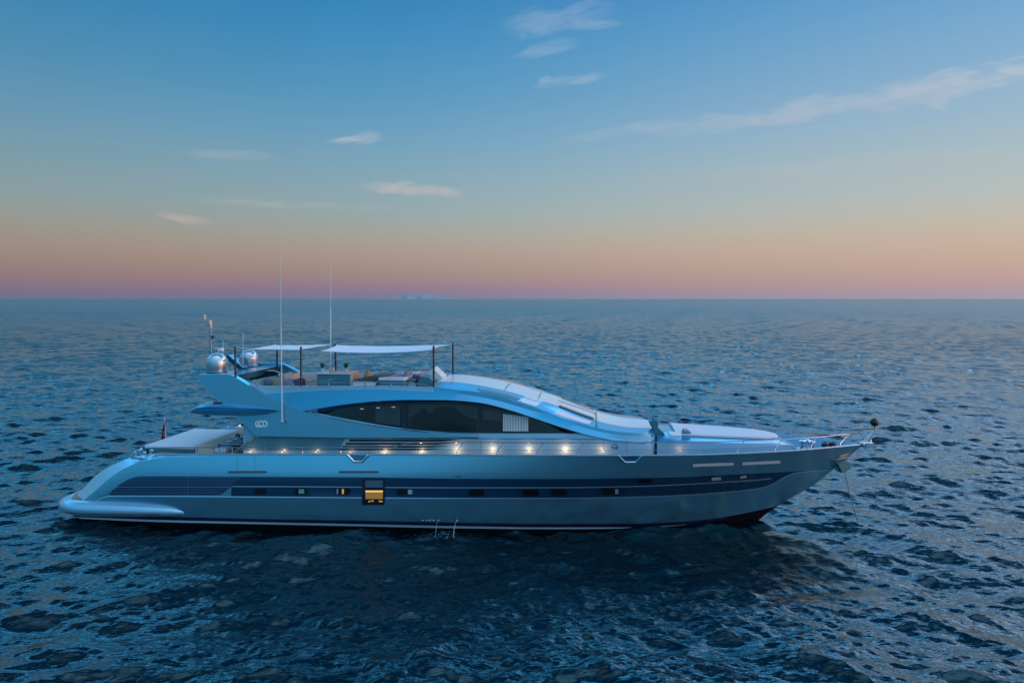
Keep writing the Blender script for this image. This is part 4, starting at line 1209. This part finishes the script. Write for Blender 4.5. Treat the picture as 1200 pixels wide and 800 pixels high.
# ------------------------------------------------------------------ cockpit
DZ = inn[PX.index(min(PX, key=lambda x: abs(x - 220)))].z
p = U(200, 522.6, -1.95); ZT = p.z
A_ = U(170, 523.4, -1.95).x; B_ = U(229.5, 522.6, -1.95).x
org = Vector(((A_ + B_) / 2, 0, DZ))
asp = thing('aft_sunpad', 'big flat white sunpad across the aft deck with beige backrest', 'sunpad', org)
bm = bmesh.new(); box(bm, Vector((0, -.1, (ZT - DZ) / 2 - .06)), (B_ - A_ - .1, 3.6, ZT - DZ - .1), bev=.04); build('pad_base', bm, 'teal', asp)
bm = bmesh.new(); box(bm, Vector((-.03, -.1, ZT - DZ - .05)), (B_ - A_, 3.74, .14), bev=.06); build('pad_cushion', bm, 'cushion', asp)
bm = bmesh.new(); hx = (B_ - A_) / 2; hz_ = ZT - DZ
prism(bm, [Vector((hx, -2.02, 0)), Vector((hx, -2.02, hz_ - .02)), Vector((hx + .06, -2.02, hz_ + .07)), Vector((hx + .16, -2.02, hz_ + .06)), Vector((hx + .80, -2.02, max(hz_ - .26, .1))), Vector((hx + .80, -2.02, 0))], (0, 3.84, 0), bev=.03); build('backrest', bm, 'beige', asp)
bm = bmesh.new(); box(bm, Vector(((B_ - A_) / 2 + 1.05, -.1, .12)), (.5, 3.6, .24), bev=.07); build('seat_cushion', bm, 'cushion', asp)
# dining table
p = U(262, 519.4, -1.5); TZ = p.z; xa2 = U(258.5, 519, -1.5).x; xb2 = U(277, 519, -1.5).x
org = Vector(((xa2 + xb2) / 2 + .1, -.1, DZ))
tbl = thing('dining_table', 'cockpit dining table under a pale cloth laid for a meal', 'table', org)
bm = bmesh.new(); box(bm, Vector((0, 0, TZ - DZ - .02)), (xb2 - xa2 + .35, 2.8, .05), bev=.02); build('table_top', bm, 'white', tbl)
bm = bmesh.new(); lathe(bm, (0, -.8, 0), [(.25, 0), (.25, .03), (.06, .06), (.06, TZ - DZ - .05)], 16); lathe(bm, (0, .8, 0), [(.25, 0), (.25, .03), (.06, .06), (.06, TZ - DZ - .05)], 16); build('pedestal', bm, 'chrome', tbl)
bm = bmesh.new()
w2 = (xb2 - xa2 + .38) / 2; hz = TZ - DZ + .012
prof_ = [(-w2 - .02, hz - .38), (-w2 - .02, hz - .1), (-w2 + .04, hz), (w2 - .04, hz), (w2 + .02, hz - .1), (w2 + .02, hz - .38)]
grid(bm, [[Vector((x, y, z + (.02 * math.sin(y * 9) if z < hz - .2 else 0))) for x, z in prof_] for y in np.linspace(-1.43, 1.43, 30)])
tcl = build('tablecloth', bm, 'grey', None, smooth=60); tcl.location = tbl.location; tcl.rotation_euler = tbl.rotation_euler
tag(tcl, 'pale grey cloth draped over the cockpit dining table', 'tablecloth')
seat_no = ['at the near end', 'second from the near end', 'in the middle', 'second from the far end', 'at the far end']
for k, y in enumerate((-1.1, -.55, 0, .55, 1.1)):
    for s in (-1, 1):
        sd = 'aft' if s < 0 else 'forward'
        bm = bmesh.new(); lathe(bm, (0, 0, 0), [(.06, 0), (.13, .012), (.125, .018), (.05, .008)], 18)
        o = build('plate', bm, 'white', None); pos = Vector((s * .25, y, hz + .003))
        o.location = tbl.matrix_basis @ pos
        tag(o, f'white plate on the {sd} side of the dining table, {seat_no[k]}', 'plate', 'plates on the dining table')
        bm = bmesh.new(); lathe(bm, (0, 0, 0), [(.035, 0), (.008, .01), (.008, .09), (.04, .13), (.035, .2), (.03, .2)], 10)
        o = build('wine_glass', bm, 'chrome', None); o.location = tbl.matrix_basis @ Vector((s * .1, y + .12, hz + .003))
        tag(o, f'stemmed glass on the {sd} side of the dining table, {seat_no[k]}', 'glass', 'glasses on the dining table')
for y, m_, lb in ((-.8, 'pink', 'pink'), (.9, 'purple', 'purple')):
    bm = bmesh.new(); rng = random.Random(5)
    prof = [(max(.1 * math.sin(math.pi * k / 8), .004), .1 - .1 * math.cos(math.pi * k / 8)) for k in range(9)]; lathe(bm, (0, 0, .1), prof, 12)
    for v_ in bm.verts: v_.co += Vector([rng.uniform(-.015, .015) for _ in range(3)])
    fl = bpy.data.objects.new('flower_vase', None); col.objects.link(fl); fl.location = tbl.matrix_basis @ Vector((0, y, hz + .003))
    tag(fl, f'small vase of {lb} flowers on the dining table', 'vase', 'flower vases on the dining table')
    build('blossom', bm, m_, fl, smooth=0)
    bm = bmesh.new(); lathe(bm, (0, 0, 0), [(.04, 0), (.05, .06), (.035, .14)], 12); build('vase', bm, 'white', fl)
# cockpit chairs at the table, near end
def chair(x, y, rz, lab):
    loc = org + Vector((x, y, 0)); t = thing('deck_chair', lab, 'chair', loc, 'chairs at the cockpit table', rz)
    bm = bmesh.new(); box(bm, (0, 0, .42), (.48, .48, .08), bev=.03); build('seat', bm, 'cushion', t)
    bm = bmesh.new()
    grid(bm, [[Vector((.22 * math.cos(a), .24 * math.sin(a), z)) for a in np.linspace(-1.6, 1.6, 10)] for z in (.5, .82)]); grid(bm, [[Vector((.25 * math.cos(a), .27 * math.sin(a), z)) for a in np.linspace(-1.6, 1.6, 10)] for z in (.82, .5)])
    build('backrest', bm, 'grey', t)
    for sx in (-1, 1):
        for sy in (-1, 1):
            bm = bmesh.new(); tube(bm, [(sx * .2, sy * .2, .4), (sx * .22, sy * .22, 0)], .018, 6); build('leg', bm, 'dark', t)
chair(.75, -.9, 0, 'grey tub chair forward of the dining table, the nearer one')
chair(.75, .6, 0, 'grey tub chair forward of the dining table, the farther one')
# ensign
bm = bmesh.new(); tube(bm, [U(195.2, 524, 1.2), U(192.6, 488.5, 1.2)], .022, 6); st = build('ensign_staff', bm, 'white', yacht)
bm = bmesh.new()
rws = []
for j in range(9):
    f = j / 8; r = []
    for i in range(9):
        g = i / 8
        xx = 194.2 - f * .2 - g * (1.2 + 4.8 * f ** .8) ; yy = 493 + 24 * f + g * 1.5 * f
        r.append(U(xx, yy, 1.2 + .10 * math.sin(g * 9 + f * 3) * g))
    rws.append(r)
grid(bm, rws, lambda i, j: 1 if (4 <= i <= 5 and 3 <= j <= 4) else 0)
fg = place(build('ensign_flag', bm, ['red', 'white'], None, smooth=60)); tag(fg, 'limp red ensign hanging from the stern flagstaff', 'flag')

# water pouring from the cooling outlets
bm = bmesh.new(); rng = random.Random(4)
def stream(xt, yt, xb, yb, w):
    p = side(xt, yt, .03); q = side(xb, 620, .35); q.z = .02
    pts = [p.lerp(q, f) + Vector((0, -.25 * math.sin(f * 1.57), (p.z - q.z) * .3 * math.sin(math.pi * f))) for f in np.linspace(0, 1, 10)]
    tube(bm, pts, [w * (.6 + .8 * rng.random()) for _ in pts], 5)
stream(513.5, 609.6, 512, 626, .006); stream(535.6, 609.8, 532.5, 626, .012)
dw = place(build('discharge_water', bm, 'foam', None, smooth=60)); tag(dw, 'two thin streams of cooling water falling from the hull side into the sea', 'water stream')
bm = bmesh.new()
for k, x in enumerate((495.5, 500, 504, 508, 513.6, 535.8)): patch(bm, x - 1.2, x + 1.2, 608.6, 609.9, .02, 0, 4)
build('cooling_outlet', bm, 'white', yacht)
bm = bmesh.new()
for k in range(45):
    cx = rng.choice([512, 531, 531, 522, 500, 490]) + rng.gauss(0, 6); q = side(min(max(cx, 470), 560), 622, 0)
    r_ = rng.uniform(.006, .02); pos = Vector((q.x, q.y - .25 - rng.random() * .6, .05 + rng.random() * .06))
    vs = [bm.verts.new(pos + Vector((r_ * 2.2 * math.cos(a) * rng.uniform(.6, 1.2), r_ * math.sin(a), 0))) for a in np.linspace(0, 5.5, 7)]
    bm.faces.new(vs)
fo = place(build('foam_patch', bm, 'foam', None, smooth=0)); tag(fo, 'white foam where the cooling water hits the sea', 'foam', kind='stuff')

for o in list(bpy.data.objects):
    if o.type == 'MESH' and o.name.split('.')[0] in ('roof_glass', 'roof_panel', 'windscreen', 'windscreen_opening', 'interior_lamp', 'gate_seam', 'ceiling_spot', 'door_seam', 'cooling_outlet', 'saloon_interior', 'pocket_reflection', 'bow_bollard', 'bollard', 'fly_rail', 'pole_collar'):
        split_pieces(o)
